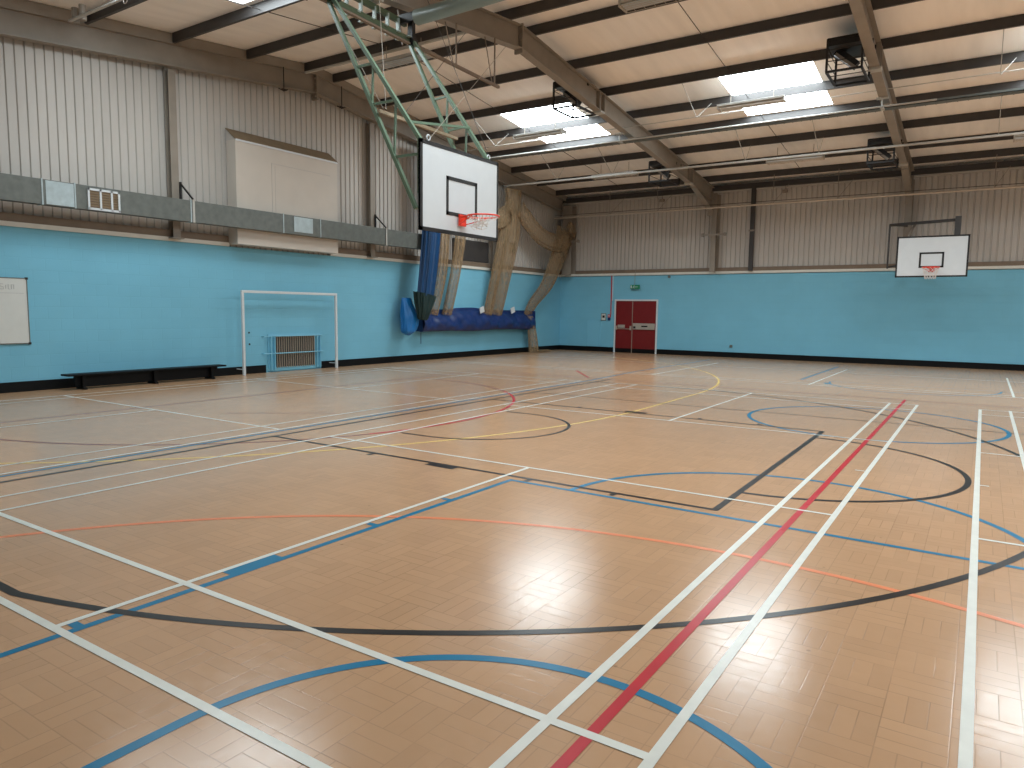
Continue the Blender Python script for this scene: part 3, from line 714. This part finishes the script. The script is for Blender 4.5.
mb.build('pen_writing', M_pen, t)
mb = MB(); mb.box((x-.001, 4.1, 1.815), (x+.001, 6.13, 1.822)); mb.build('ruled_line', M_pen, t)

# bench
t = thing('bench', (-14.45, 8.3, 0), 'low black gym bench along the left wall below the duct', 'bench')
MB().box((-14.60, 6.58, .27), (-14.30, 9.95, .305)).build('seat', M_black, t, bevel=.006)
MB().box((-14.48, 6.75, .06), (-14.42, 9.8, .27)).build('rail', M_black, t)
for y in (6.88, 8.3, 9.62):
    mb = MB(); mb.box((-14.56, y-.03, .04), (-14.34, y+.03, .27)); mb.box((-14.6, y-.035, 0), (-14.3, y+.035, .045)); mb.build('leg', M_black, t, bevel=.006)

# goal
t = thing('goal_frame', (-14.55, 12.1, 0), 'white square-tube football goal standing against the blue left wall', 'goal')
gx = -14.56
MB().box((gx-.03, 10.57, 0), (gx+.03, 10.63, 1.95)).build('post', M_white, t, bevel=.008)
MB().box((gx-.03, 13.47, 0), (gx+.03, 13.53, 1.95)).build('post', M_white, t, bevel=.008)
MB().box((gx-.03, 10.57, 1.95), (gx+.03, 13.53, 2.01)).build('crossbar', M_white, t, bevel=.008)
for y in (10.60, 13.50): MB().tube([(gx, y, .14), (XL+.02, y, .14)], .012, 6).build('wall_fixing', M_white, t)

# convector with guard
t = thing('wall_heater', (XL, 12.3, 0), 'slatted wall heater with pale blue guard rails inside the goal', 'heater')
MB().box((XL+.001, 11.5, .03), (XL+.03, 13.18, .95)).build('surround', M_lblue, t)
MB().box((XL+.03, 11.72, .12), (XL+.035, 12.96, .90)).build('backing', M_radd, t)
mb = MB()
for i in range(18): y = 11.755+i*.07; mb.box((XL+.035, y-.009, .10), (XL+.06, y+.009, .90))
mb.build('slats', M_radb, t)
for z in (.47, .90): MB().tube([(XL+.001, 11.33, z), (XL+.10, 11.33, z), (XL+.10, 13.2, z), (XL+.001, 13.2, z)], .014, 6).build('guard_rail', M_lblue, t)
mb = MB()
for y in (11.55, 11.66, 13.02, 13.13): mb.box((XL+.03, y-.012, .05), (XL+.095, y+.012, .9))
mb.build('guard_upright', M_lblue, t)
for yy, zz, l in ((10.97, 1.0, 'upper small black bolt hole on the blue wall inside the goal'), (10.98, .72, 'lower small black bolt hole on the blue wall inside the goal')):
    tag(MB().disc((XL+.004, yy, zz), (1, 0, 0), .022, .008, 10).build('wall_bolt', M_blk2), l, 'bolt', 'bolts by the goal')

# ================================================================ FAR WALL THINGS
t = thing('exit_sign', (-11.46, YF-.12, 2.5), 'green emergency exit sign hanging above the red doors', 'exit sign')
MB().box((-11.64, YF-.14, 2.51), (-11.25, YF-.10, 2.66)).build('panel', M_greenS, t)
mb = MB(); y = YF-.143
mb.disc((-11.47, y, 2.625), (0, 1, 0), .014, .004, 10)
for p in ([(-11.48, 2.605), (-11.49, 2.565)], [(-11.49, 2.565), (-11.46, 2.545), (-11.47, 2.52)], [(-11.49, 2.565), (-11.52, 2.54), (-11.545, 2.545)], [(-11.48, 2.6), (-11.45, 2.585), (-11.435, 2.6)], [(-11.48, 2.6), (-11.515, 2.59), (-11.52, 2.57)]):
    mb.tube([(a, y, c) for a, c in p], .008, 5)
mb.box((-11.62, y-.002, 2.53), (-11.57, y+.002, 2.64)); mb.box((-11.39, y-.002, 2.575), (-11.31, y+.002, 2.59))
mb.bm.faces.new([mb.bm.verts.new(v) for v in ((-11.39, y, 2.61), (-11.42, y, 2.583), (-11.39, y, 2.555))])
mb.build('pictogram', M_white, t)
mb = MB(); mb.tube([(-11.46, YF-.12, 2.66), (-11.46, YF-.12, 3.05), (-11.46, YF-.04, 3.3)], .008, 6); mb.build('cable', M_frame, t)
mb = MB(); mb.tube([(-12.50, YF-.02, 3.14), (-12.50, YF-.02, 1.5)], .02, 6)
tag(mb.build('conduit', M_red2), 'thin red cable pipe running down to the fire alarm point', 'conduit')
tag(MB().tube([(-12.44, YF-.015, 3.1), (-12.44, YF-.015, 2.05)], .014, 6).build('conduit', M_white), 'white cable pipe beside the red one by the doors', 'conduit')
t = thing('fire_alarm_point', (-12.56, YF-.03, 1.3), 'small red and blue fire call point left of the doors', 'alarm')
MB().box((-12.62, YF-.05, 1.38), (-12.50, YF, 1.50)).build('call_box', M_red2, t, bevel=.005)
MB().box((-12.61, YF-.06, 1.26), (-12.51, YF, 1.37)).build('sounder', M_navy, t, bevel=.005)
MB().disc((-12.56, YF-.052, 1.44), (0, 1, 0), .03, .006, 12).build('glass', M_white, t)
t = thing('notice', (-12.82, YF-.01, 1.3), 'small framed white notice left of the fire call point', 'notice')
MB().box((-12.92, YF-.012, 1.26), (-12.72, YF, 1.53)).build('sheet', M_board, t)
mb = MB()
for a, b in (((-12.93, 1.25), (-12.91, 1.54)), ((-12.73, 1.25), (-12.71, 1.54)), ((-12.93, 1.52), (-12.71, 1.54)), ((-12.93, 1.25), (-12.71, 1.27))): mb.box((a[0], YF-.02, a[1]), (b[0], YF, b[1]))
mb.build('frame', M_galv, t)
MB().box((-12.87, YF-.016, 1.36), (-12.77, YF-.012, 1.46)).build('print', M_blk2, t)
t = thing('wall_hatch', (-13.25, YF-.01, .2), 'small blue painted access hatch low in the corner of the far wall', 'hatch')
MB().box((-13.52, YF-.012, .22), (-12.98, YF, 1.23)).build('panel', M_lblue, t)
mb = MB()
for a, b in (((-13.54, .2), (-13.52, 1.25)), ((-12.98, .2), (-12.96, 1.25)), ((-13.54, 1.23), (-12.96, 1.25)), ((-13.54, .2), (-12.96, .22))): mb.box((a[0], YF-.02, a[1]), (b[0], YF, b[1]))
mb.build('frame', M_lblue, t)
tag(MB().disc((-10.1, YF-.03, 2.96), (0, 1, 0), .05, .06, 12).build('camera_sensor', M_galv), 'small grey round sensor high on the blue wall right of the doors', 'sensor')
tag(MB().box((-7.7, YF-.03, .36), (-7.6, YF, .46)).build('wall_socket', M_galv, bevel=.004), 'small grey socket low on the blue far wall', 'socket')
for x, y, l in ((-10.45, 26.2, 'small sensor hanging under the far eaves left of the thick column'), (-6.0, 26.2, 'small sensor hanging under the far eaves right of the slim post')):
    mb = MB(); mb.tube([(x, y-.1, 6.1), (x, y-.1, 5.84)], .012, 5); mb.box((x-.08, y-.18, 5.76), (x+.08, y-.06, 5.86)); tag(mb.build('sensor', M_frame), l, 'sensor', 'sensors under the eaves')

# ---- far backboard
def net_rim(parent, c, d, right, r=.225, plate=M_red, netl=.4, tilt=0):
    """c rim centre, d outward from board, right sideways"""
    c, d, right = Vector(c), Vector(d), Vector(right); up = Vector((0, 0, 1))
    rim = MB().tube([c+(d*math.cos(a)+right*math.sin(a))*r for a in [2*math.pi*i/28 for i in range(28)]], .011, 8, True).build('rim', M_red, parent, True)
    s = c-d*(r+.15)
    MB().profile([(-.075, -.12), (.075, -.12), (.075, .04), (-.075, .04)], s, s+d*.03, right, up).build('mounting_plate', plate, parent, bevel=.003)
    mb = MB(); mb.bar(s+right*.05, c-d*r*.9+right*.09, .02, .03); mb.bar(s-right*.05, c-d*r*.9-right*.09, .02, .03)
    mb.tube([s+up*-.1+right*.05, c-d*r*.2+right*r*.9-up*.01], .007, 5); mb.tube([s+up*-.1-right*.05, c-d*r*.2-right*r*.9-up*.01], .007, 5)
    mb.build('rim_brace', M_red, parent)
    return rim
def cord_net(parent, c, length, r0=.22, r1=.13, n=12, rows=5, mtl=M_cord):
    mb = MB(); c = Vector(c)
    P = lambda i, k: c+Vector((math.cos(2*math.pi*k/n), math.sin(2*math.pi*k/n), 0))*(r0+(r1-r0)*(i/rows)**.7)-Vector((0, 0, length*i/rows))
    for i in range(rows):
        for k in range(n):
            o = .5*(i % 2)
            mb.tube([P(i, k+o), P(i+1, k+o+.5)], .005, 4); mb.tube([P(i, k+o), P(i+1, k+o-.5)], .005, 4)
    mb.build('net', mtl, parent)
bx0, bx1, by, bz0, bz1 = -2.28, -.47, 24.0, 2.72, 3.90
t = thing('basketball_hoop', (-1.37, by, 0), 'white backboard with red rim on a swing bracket at the far wall', 'basketball hoop', 'basketball hoops')
MB().box((bx0, by, bz0), (bx1, by+.03, bz1)).build('backboard', M_white, t)
mb = MB(); e = .045
mb.box((bx0, by-.004, bz0), (bx0+e, by+.034, bz1)); mb.box((bx1-e, by-.004, bz0), (bx1, by+.034, bz1)); mb.box((bx0, by-.004, bz0), (bx1, by+.034, bz0+e)); mb.box((bx0, by-.004, bz1-e), (bx1, by+.034, bz1)); mb.build('border', M_blk2, t)
cx = -1.375; mb = MB(); z0, z1 = 2.99, 3.43
for a in ((cx-.31, z0, cx-.26, z1), (cx+.26, z0, cx+.31, z1), (cx-.31, z0, cx+.31, z0+.05), (cx-.31, z1-.05, cx+.31, z1)): mb.box((a[0], by-.006, a[1]), (a[2], by, a[3]))
mb.build('target_square', M_blk2, t)
net_rim(t, (cx+.02, by-.375, 2.98), (0, -1, 0), (1, 0, 0), plate=M_red2); cord_net(t, (cx+.02, by-.375, 2.97), .32)
mb = MB()
zz = 4.38
mb.bar((-2.62, 25.2, zz), (-.77, 24.4, zz-.02), .08, .08); mb.bar((-2.62, 25.2, zz), (-2.62, 25.2, 3.05), .05, .05)
mb.bar((-2.62, 25.2, zz), (-2.2, YF-.45, zz+.02), .05, .05); mb.bar((-2.62, 25.2, 3.1), (-2.2, YF-.45, 3.2), .05, .05)
mb.build('swing_arm', M_purlin, t)
mb = MB(); mb.box((-.87, 24.28, 3.85), (-.72, 24.42, 4.45)); mb.bar((-.8, 24.35, 3.88), (-.8, 24.05, 3.5), .06, .06); mb.build('hinge_post', M_purlin, t)
mb = MB(); mb.bar((-2.1, 24.06, 3.75), (-2.1, YF-.45, 3.9), .05, .05); mb.bar((-.8, 24.06, 3.1), (-2.2, YF-.45, 3.2), .05, .05); mb.bar((-2.0, 24.06, 3.9), (-1.95, YF-.45, 4.5), .05, .05)
mb.box((-2.15, 24.035, 3.6), (-.6, 24.08, 3.7)); mb.box((-2.15, 24.035, 2.95), (-.6, 24.08, 3.05)); mb.build('rear_frame', M_frame, t)

# ================================================================ CEILING-HUNG BACKBOARD (near)
BX = -6.33
t = thing('basketball_hoop', (BX, 8.27, 2.67), 'white backboard hung from the roof on green trusses by the left wall', 'basketball hoop', 'basketball hoops')
y0, y1, z0, z1 = 7.37, 9.18, 2.67, 3.85
MB().box((BX-.03, y0, z0), (BX, y1, z1)).build('backboard', M_white, t)
mb = MB(); e = .05
for a in ((y0, z0, y0+e, z1), (y1-e*.7, z0, y1, z1), (y0, z0, y1, z0+e), (y0, z1-e, y1, z1)): mb.box((BX-.034, a[0], a[1]), (BX+.004, a[2], a[3]))
mb.build('border', M_blk2, t)
mb = MB()
for a in ((7.92, 2.93, 7.97, 3.46), (8.59, 2.93, 8.64, 3.46), (7.92, 2.93, 8.64, 2.98), (7.92, 3.41, 8.64, 3.46)): mb.box((BX, a[0], a[1]), (BX+.005, a[2], a[3]))
mb.build('target_square', M_blk2, t)
cy = 8.24
net_rim(t, (BX+.40, cy, 2.92), (1, 0, 0), (0, 1, 0))
mb = MB()   # the net is worn away to a tangle of short cords on the rim
for k in range(26):
    a = 2*math.pi*k/26; c = Vector((BX+.40+.225*math.cos(a), cy+.225*math.sin(a), 2.92))
    inn = Vector((-math.cos(a), -math.sin(a), 0)); q = random.uniform(.03, .07)
    mb.tube([c+Vector((0, 0, .012)), c+inn*.02+Vector((0, 0, -q*.4)), c+inn*q+Vector((0, 0, -q))], .005, 4)
for k in range(13):
    a = random.uniform(-.7, .9); c = Vector((BX+.32, cy+.05, 2.86)); p = [c+Vector((random.uniform(-.12, .12), random.uniform(-.09, .09), random.uniform(-.13, .07))) for _ in range(4)]
    mb.tube(p, .004, 4)
mb.tube([(BX+.2, cy-.1, 2.91), (BX+.15, cy, 2.80), (BX+.35, cy+.05, 2.84), (BX+.55, cy+.15, 2.91)], .004, 4)
mb.build('net', M_cord, t)
PV = [(-8.12, 7.50, 6.02), (-8.25, 9.40, 6.02)]
for i, (pv, yb_) in enumerate(zip(PV, (7.42, 8.98))):
    pv = Vector(pv); A = Vector((BX-.06, yb_+(.02 if i == 0 else 0), 3.86)); B = Vector((BX-.09, yb_-.02, 2.95))
    tr = MB(); tr.bar(pv+Vector((.05, 0, 0)), A, .05, .05); tr.bar(A, A-Vector((0, 0, .7)), .05, .05); tr.build('truss_front_tube', M_green, t)
    MB().bar(pv-Vector((.05, 0, 0)), B, .05, .05).build('truss_rear_tube', M_green, t)
    PA, PB = pv+Vector((.05, 0, 0)), pv-Vector((.05, 0, 0))
    at = lambda S, T, z: S.lerp(T, (z-S.z)/(T.z-S.z))
    z_ = 4.98
    for k_ in range(2):
        a_, b_ = at(PA, A, z_), at(PB, B, z_)
        MB().bar(b_, a_, .03, .03).build('truss_rung', M_green, t)
        f_ = (a_.x-PB.x)/(B.x-PB.x); c_ = PB.lerp(B, f_)
        MB().bar(a_, c_, .025, .025).build('truss_strut', M_green, t)
        z_ = c_.z
    b_ = at(PB, B, z_); MB().bar(b_, Vector((A.x, A.y, z_)), .03, .03).build('truss_rung', M_green, t)
mb = MB(); mb.bar((-7.05, 7.95, 4.28), (-6.80, 9.08, 4.40), .035, .035); mb.build('cross_tube', M_green, t)
mb = MB(); mb.bar((-7.1, 7.4, 4.31), (-7.1, 9.15, 4.29), .045, .045); mb.bar((-6.44, 7.5, 3.6), (-6.44, 9.1, 3.6), .05, .05); mb.bar((-6.44, 7.5, 2.95), (-6.44, 9.1, 2.95), .05, .05)
for y in (7.6, 8.3, 9.0): mb.bar((BX-.03, y, 3.6), (-6.44, y, 3.6), .04, .04); mb.bar((BX-.03, y, 2.95), (-6.44, y, 2.95), .04, .04)
mb.build('spreader_bar', M_wood, t)
mb = MB(); mb.bar((-8.2, 7.25, 6.07), (-8.3, 9.55, 6.07), .06, .08); mb.build('pivot_beam', M_dgreen, t)
mb = MB(); mb.bar((-8.18, 7.2, 6.00), (-8.28, 9.5, 6.00), .06, .03); mb.bar((-8.28, 9.5, 6.02), (-8.35, 12.1, 6.02), .05, .05); mb.build('slide_tube', M_steelrail, t)
mb = MB(); mb.bar((-8.42, 7.2, 6.42), (-8.52, 9.55, 6.42), .06, .09); mb.build('upper_beam', M_dgreen, t)
mb = MB()
for y in (8.15, 8.45, 8.75, 9.05, 9.3): mb.box((-8.5, y-.015, 6.1), (-8.44, y+.015, 6.42)); mb.box((-8.5, y-.03, 6.08), (-8.2, y+.03, 6.10))
mb.build('clip_plate', M_pale, t)
mb = MB(); mb.box((-8.36, 9.42, 6.0), (-8.26, 9.5, 6.5)); mb.box((-8.5, 9.36, 6.36), (-8.1, 9.42, 6.5)); mb.box((-8.32, 9.36, 5.98), (-8.2, 9.5, 6.1)); mb.build('end_bracket', M_blk2, t)
mb = MB(); mb.box((-8.25, 7.35, 6.0), (-8.0, 7.6, 6.12)); mb.build('hinge_block', M_blk2, t)
mb = MB()
for y, x in ((7.4, -8.5), (9.45, -8.5), (10.7, -8.33), (11.95, -8.35)):
    mb.bar((x, y, 6.05), (-8.6 if y < 10 else x, y, roofz(y, SOF)-.003), .022, .022)
    if y > 10: mb.bar((x+.02, y-.12, 6.05), (x-.1, y-.2, roofz(y, SOF)-.003), .013, .013)
mb.build('hanger', M_steelrail, t)
tag(MB().tube([(-8.0, 9.24, 6.32), (-2.3, 9.24, 6.40)], .12, 20).build('steel_tube', M_pale, smooth=True), 'thick pale grey tube at the top edge above the green trusses', 'tube')
for pts, l, m_ in (([(-6.4, 7.62, 3.88), (-8.50, 12.6, 7.0)], 'bright wire from the near backboard top up to the frame apex', M_wire),
                ([(-6.4, 9.05, 3.9), (-8.1, 9.5, 6.9)], 'thin dark wire from the right corner of the hung backboard to the roof', M_dwire),
                ([(-7.1, 7.5, 4.36), (-9.6, 8.5, 7.05)], 'thin wire from the hung spreader bar up to the left of the green trusses', M_wire),
                ([(-7.1, 7.9, 4.36), (-8.5, 11.2, 6.8)], 'thin dark wire from the hung spreader bar back to the frame', M_dwire),
                ([(-7.1, 7.55, 4.36), (-7.9, 8.2, 7.05)], 'thin upright wire from the hung spreader bar to the roof', M_wire)):
    tag(MB().tube(pts, .0045, 5).build('stay_wire', m_), l, 'wire', 'stay wires of the hung backboard')
mb = MB(); mb.tube([Vector((-6.4, 7.62, 3.88))+Vector((0, math.cos(a)*.035, .035+math.sin(a)*.035)) for a in [2*math.pi*i/12 for i in range(12)]], .01, 6, True)
mb.tube([Vector((-6.4, 9.02, 3.88))+Vector((0, math.cos(a)*.03, .03+math.sin(a)*.03)) for a in [2*math.pi*i/12 for i in range(12)]], .01, 6, True); mb.build('eye_ring', M_white, t)

# ================================================================ CURTAIN AND NETS BY THE LEFT WALL
def bundle(path, w, d, n=44, seed=1, squeeze=None):
    """gathered hanging cloth: a closed pleated tube swept along a path; w along y, d along x"""
    rnd = random.Random(seed); ph = [rnd.uniform(0, 6.28) for _ in range(6)]
    path = [Vector(p) for p in path]; m = 28
    def at(f):
        s = f*(len(path)-1); i = min(int(s), len(path)-2); u = s-i
        p0, p1, p2, p3 = path[max(i-1, 0)], path[i], path[i+1], path[min(i+2, len(path)-1)]
        return .5*((2*p1)+(-p0+p2)*u+(2*p0-5*p1+4*p2-p3)*u*u+(-p0+3*p1-3*p2+p3)*u**3)
    def fn(a, b):
        t_ = b*2*math.pi; p = at(a); dr = (at(min(a+.02, 1))-at(max(a-.02, 0))).normalized()
        side = Vector((0, 1, 0)) if abs(dr.y) < .75 else Vector((0, 0, 1))
        side = (side-dr*side.dot(dr)).normalized(); out = dr.cross(side).normalized()
        pl = 1+.10*math.sin(9*t_+ph[0]+a*1.5)+.09*math.sin(19*t_+ph[1]-a*2)+.06*math.sin(5*t_+ph[2]+a*3)
        sq = squeeze(a) if squeeze else 1
        return p+side*(math.cos(t_)*w/2*pl*sq)+out*(math.sin(t_)*d/2*pl*sq)
    return MB().grid(fn, m, n*2)
cxn = -14.18
c = thing('curtain', (cxn, 17.3, .9), 'tall royal blue curtain gathered behind the hung backboard', 'curtain')
bundle([(-14.15, 17.0, 6.55), (-14.15, 17.0, 5.2), (-14.15, 16.98, 4.0), (-14.15, 16.85, 2.9), (-14.15, 16.7, 2.0)], .74, .34, seed=3, squeeze=lambda a: 1-.2*a).build('curtain_cloth', M_blue, c, True)
bundle([(-14.15, 16.7, 2.07), (-14.15, 16.66, 1.8), (-14.15, 16.64, 1.55), (-14.2, 16.62, 1.3)], .90, .34, seed=4, squeeze=lambda a: 1-.62*a).build('gathered_hem', M_teal, c, True)
def bagf(a, b):
    z = 1.95-1.12*a; t_ = b*2*math.pi
    yl = 16.06+.05*max(0, a-.85)/.15*1.5; yr = 16.44+.30*min(a/.55, 1) if a < .6 else 16.74-.30*((a-.6)/.4)**2
    if a > .93: k_ = (a-.93)/.07; yl, yr = yl+(.16*k_), yr-(.14*k_)
    wy, yc = (yr-yl)/2, (yr+yl)/2
    pl = 1+.05*math.sin(7*t_+a*4)+.04*math.sin(13*t_-a*5)
    return Vector((-14.50+.20*math.sin(t_)*pl*(.35+.65*min(1, a*2))*(1 if a < .9 else 1-(a-.9)*6), yc+wy*math.cos(t_)*pl, z))
MB().grid(bagf, 24, 64).build('storage_bag', M_bag, c, True)

n1 = thing('net', (-14.3, 18, 1.5), 'narrow tan net bundle hanging in two strands just right of the blue curtain', 'net', 'bundled tan nets')
bundle([(-14.4, 18.2, 6.3), (-14.4, 18.1, 5.0), (-14.4, 17.95, 4.0), (-14.42, 17.85, 2.8), (-14.68, 17.72, 1.45)], .44, .22, seed=11, squeeze=lambda a: 1-.15*a).build('net_strand', M_net, n1, True)
bundle([(-14.35, 18.75, 6.2), (-14.35, 18.75, 5.0), (-14.35, 18.7, 4.0), (-14.4, 18.5, 2.8), (-14.68, 18.42, 1.45)], .46, .22, seed=12, squeeze=lambda a: 1-.15*a).build('net_strand', M_net, n1, True)
n2 = thing('net', (-14.3, 21.2, 1.5), 'thick tan net bundle hanging in front of the left wall behind the rim', 'net', 'bundled tan nets')
bundle([(-14.3, 21.72, 5.9), (-14.3, 21.72, 5.2), (-14.3, 21.62, 4.2), (-14.42, 21.4, 3.0), (-14.68, 21.2, 1.45)], .86, .26, seed=21, squeeze=lambda a: 1-.2*a).build('net_strand', M_net, n2, True)
bundle([(-14.35, 21.3, 4.8), (-14.35, 21.1, 3.9), (-14.45, 20.85, 2.8), (-14.68, 20.7, 1.45)], .5, .22, seed=22, squeeze=lambda a: 1-.2*a).build('net_strand', M_net, n2, True)
bundle([(-14.25, 20.1, 4.75), (-14.25, 20.7, 4.72), (-14.25, 21.2, 4.95), (-14.25, 21.6, 5.35)], .6, .2, seed=24).build('net_swag', M_net, n2, True)
n3 = thing('net', (-14.3, 24.5, 0), 'tan net swagged into the far left corner and trailing to the floor', 'net', 'bundled tan nets')
bundle([(-14.2, 22.0, 5.3), (-14.15, 22.5, 4.85), (-14.12, 23.3, 4.42), (-14.1, 24.3, 4.25), (-14.1, 25.2, 4.4), (-14.1, 25.8, 4.95)], .62, .2, seed=31).build('net_swag', M_net, n3, True)
bundle([(-14.15, 25.3, 4.75), (-14.2, 25.1, 4.2), (-14.25, 24.75, 3.5), (-14.35, 24.2, 2.6), (-14.6, 23.65, 1.9), (-14.72, 23.4, 1.4)], 1.15, .26, seed=32, squeeze=lambda a: 1-.62*a).build('net_strand', M_net, n3, True)
bundle([(-14.66, 23.5, 1.4), (-14.55, 23.5, .9), (-14.48, 23.5, .4), (-14.45, 23.52, .02)], .50, .22, seed=33, squeeze=lambda a: .8+.3*a).build('net_tail', M_net, n3, True)
bundle([(-14.45, 23.6, .05), (-14.4, 24.0, .045), (-14.3, 24.4, .04)], .1, .24, seed=34).build('net_pool', M_net, n3, True)
tag(MB().box((XL-.03, 18.95, 3.28), (XL+.02, 20.95, 3.98)).build('cladding_patch', M_purlin), 'dark brown panel in the left cladding between two net bundles', 'panel')
tag(MB().box((XL-.03, 22.35, 3.72), (XL+.08, 22.62, 4.12)).build('junction_box', M_blk2, bevel=.01), 'small black box on the left cladding right of the thick net bundle', 'box')

# navy wall bag holding the nets
nv = thing('net_bag', (-14.5, 20.4, .9), 'long navy vinyl trough along the left wall holding the net bottoms', 'storage bag')
def trough(front):
    def fn(a, b):
        y = 17.02+a*6.68
        sag = .16*math.exp(-((y-17.95)/.55)**2)+.10*math.exp(-((y-21.0)/.6)**2)+.05*math.sin(a*9)
        top = 1.66+.05*math.sin(a*5+1)-sag; bot = .915+.02*math.sin(a*12)
        z = bot+(top-bot)*b
        w = .05*math.sin(a*34+b*5)+.05*abs(math.sin(a*26-b*4))+.025*math.sin(a*95+b*5)
        bulge = .30*math.sin(math.pi*min(1, .25+b*.85))**.7
        x = XL+.06+(bulge+w*.6*(.3+b*(1-b)*3) if front else 0)
        return Vector((x, y, z))
    return fn
MB().grid(trough(True), 150, 18).build('front_sheet', M_navy, nv, True, solid=.006)
MB().box((XL+.005, 17.02, .92), (XL+.05, 23.70, 1.62)).build('back_sheet', M_navy, nv)
mb = MB(); mb.tube([(XL+.2, 17.03, .93), (XL+.2, 20, .94), (XL+.2, 23.7, .93)], .02, 6); mb.build('bottom_hem', M_navy, nv)
mb = MB()
for y in (17.03, 23.69): mb.box((XL+.02, y-.01, .92), (XL+.33, y+.01, 1.6))
mb.build('end_panel', M_navy, nv)
tag(MB().tube([(XL+.25, 17.03, 1.2), (XL+.25, 17.03, .55)], .012, 5).build('strap', M_navy), 'thin dark strap hanging at the left end of the navy trough', 'strap')
for y, l in ((20.2, 'white tag on the top edge of the navy trough left of the thick net'), (22.15, 'white tag on the top edge of the navy trough right of the thick net')):
    tag(MB().box((XL+.28, y-.12, 1.52), (XL+.31, y+.12, 1.72), Matrix.Rotation(.3, 3, 'X')).build('label_tag', M_white), l, 'tag', 'white tags on the trough')
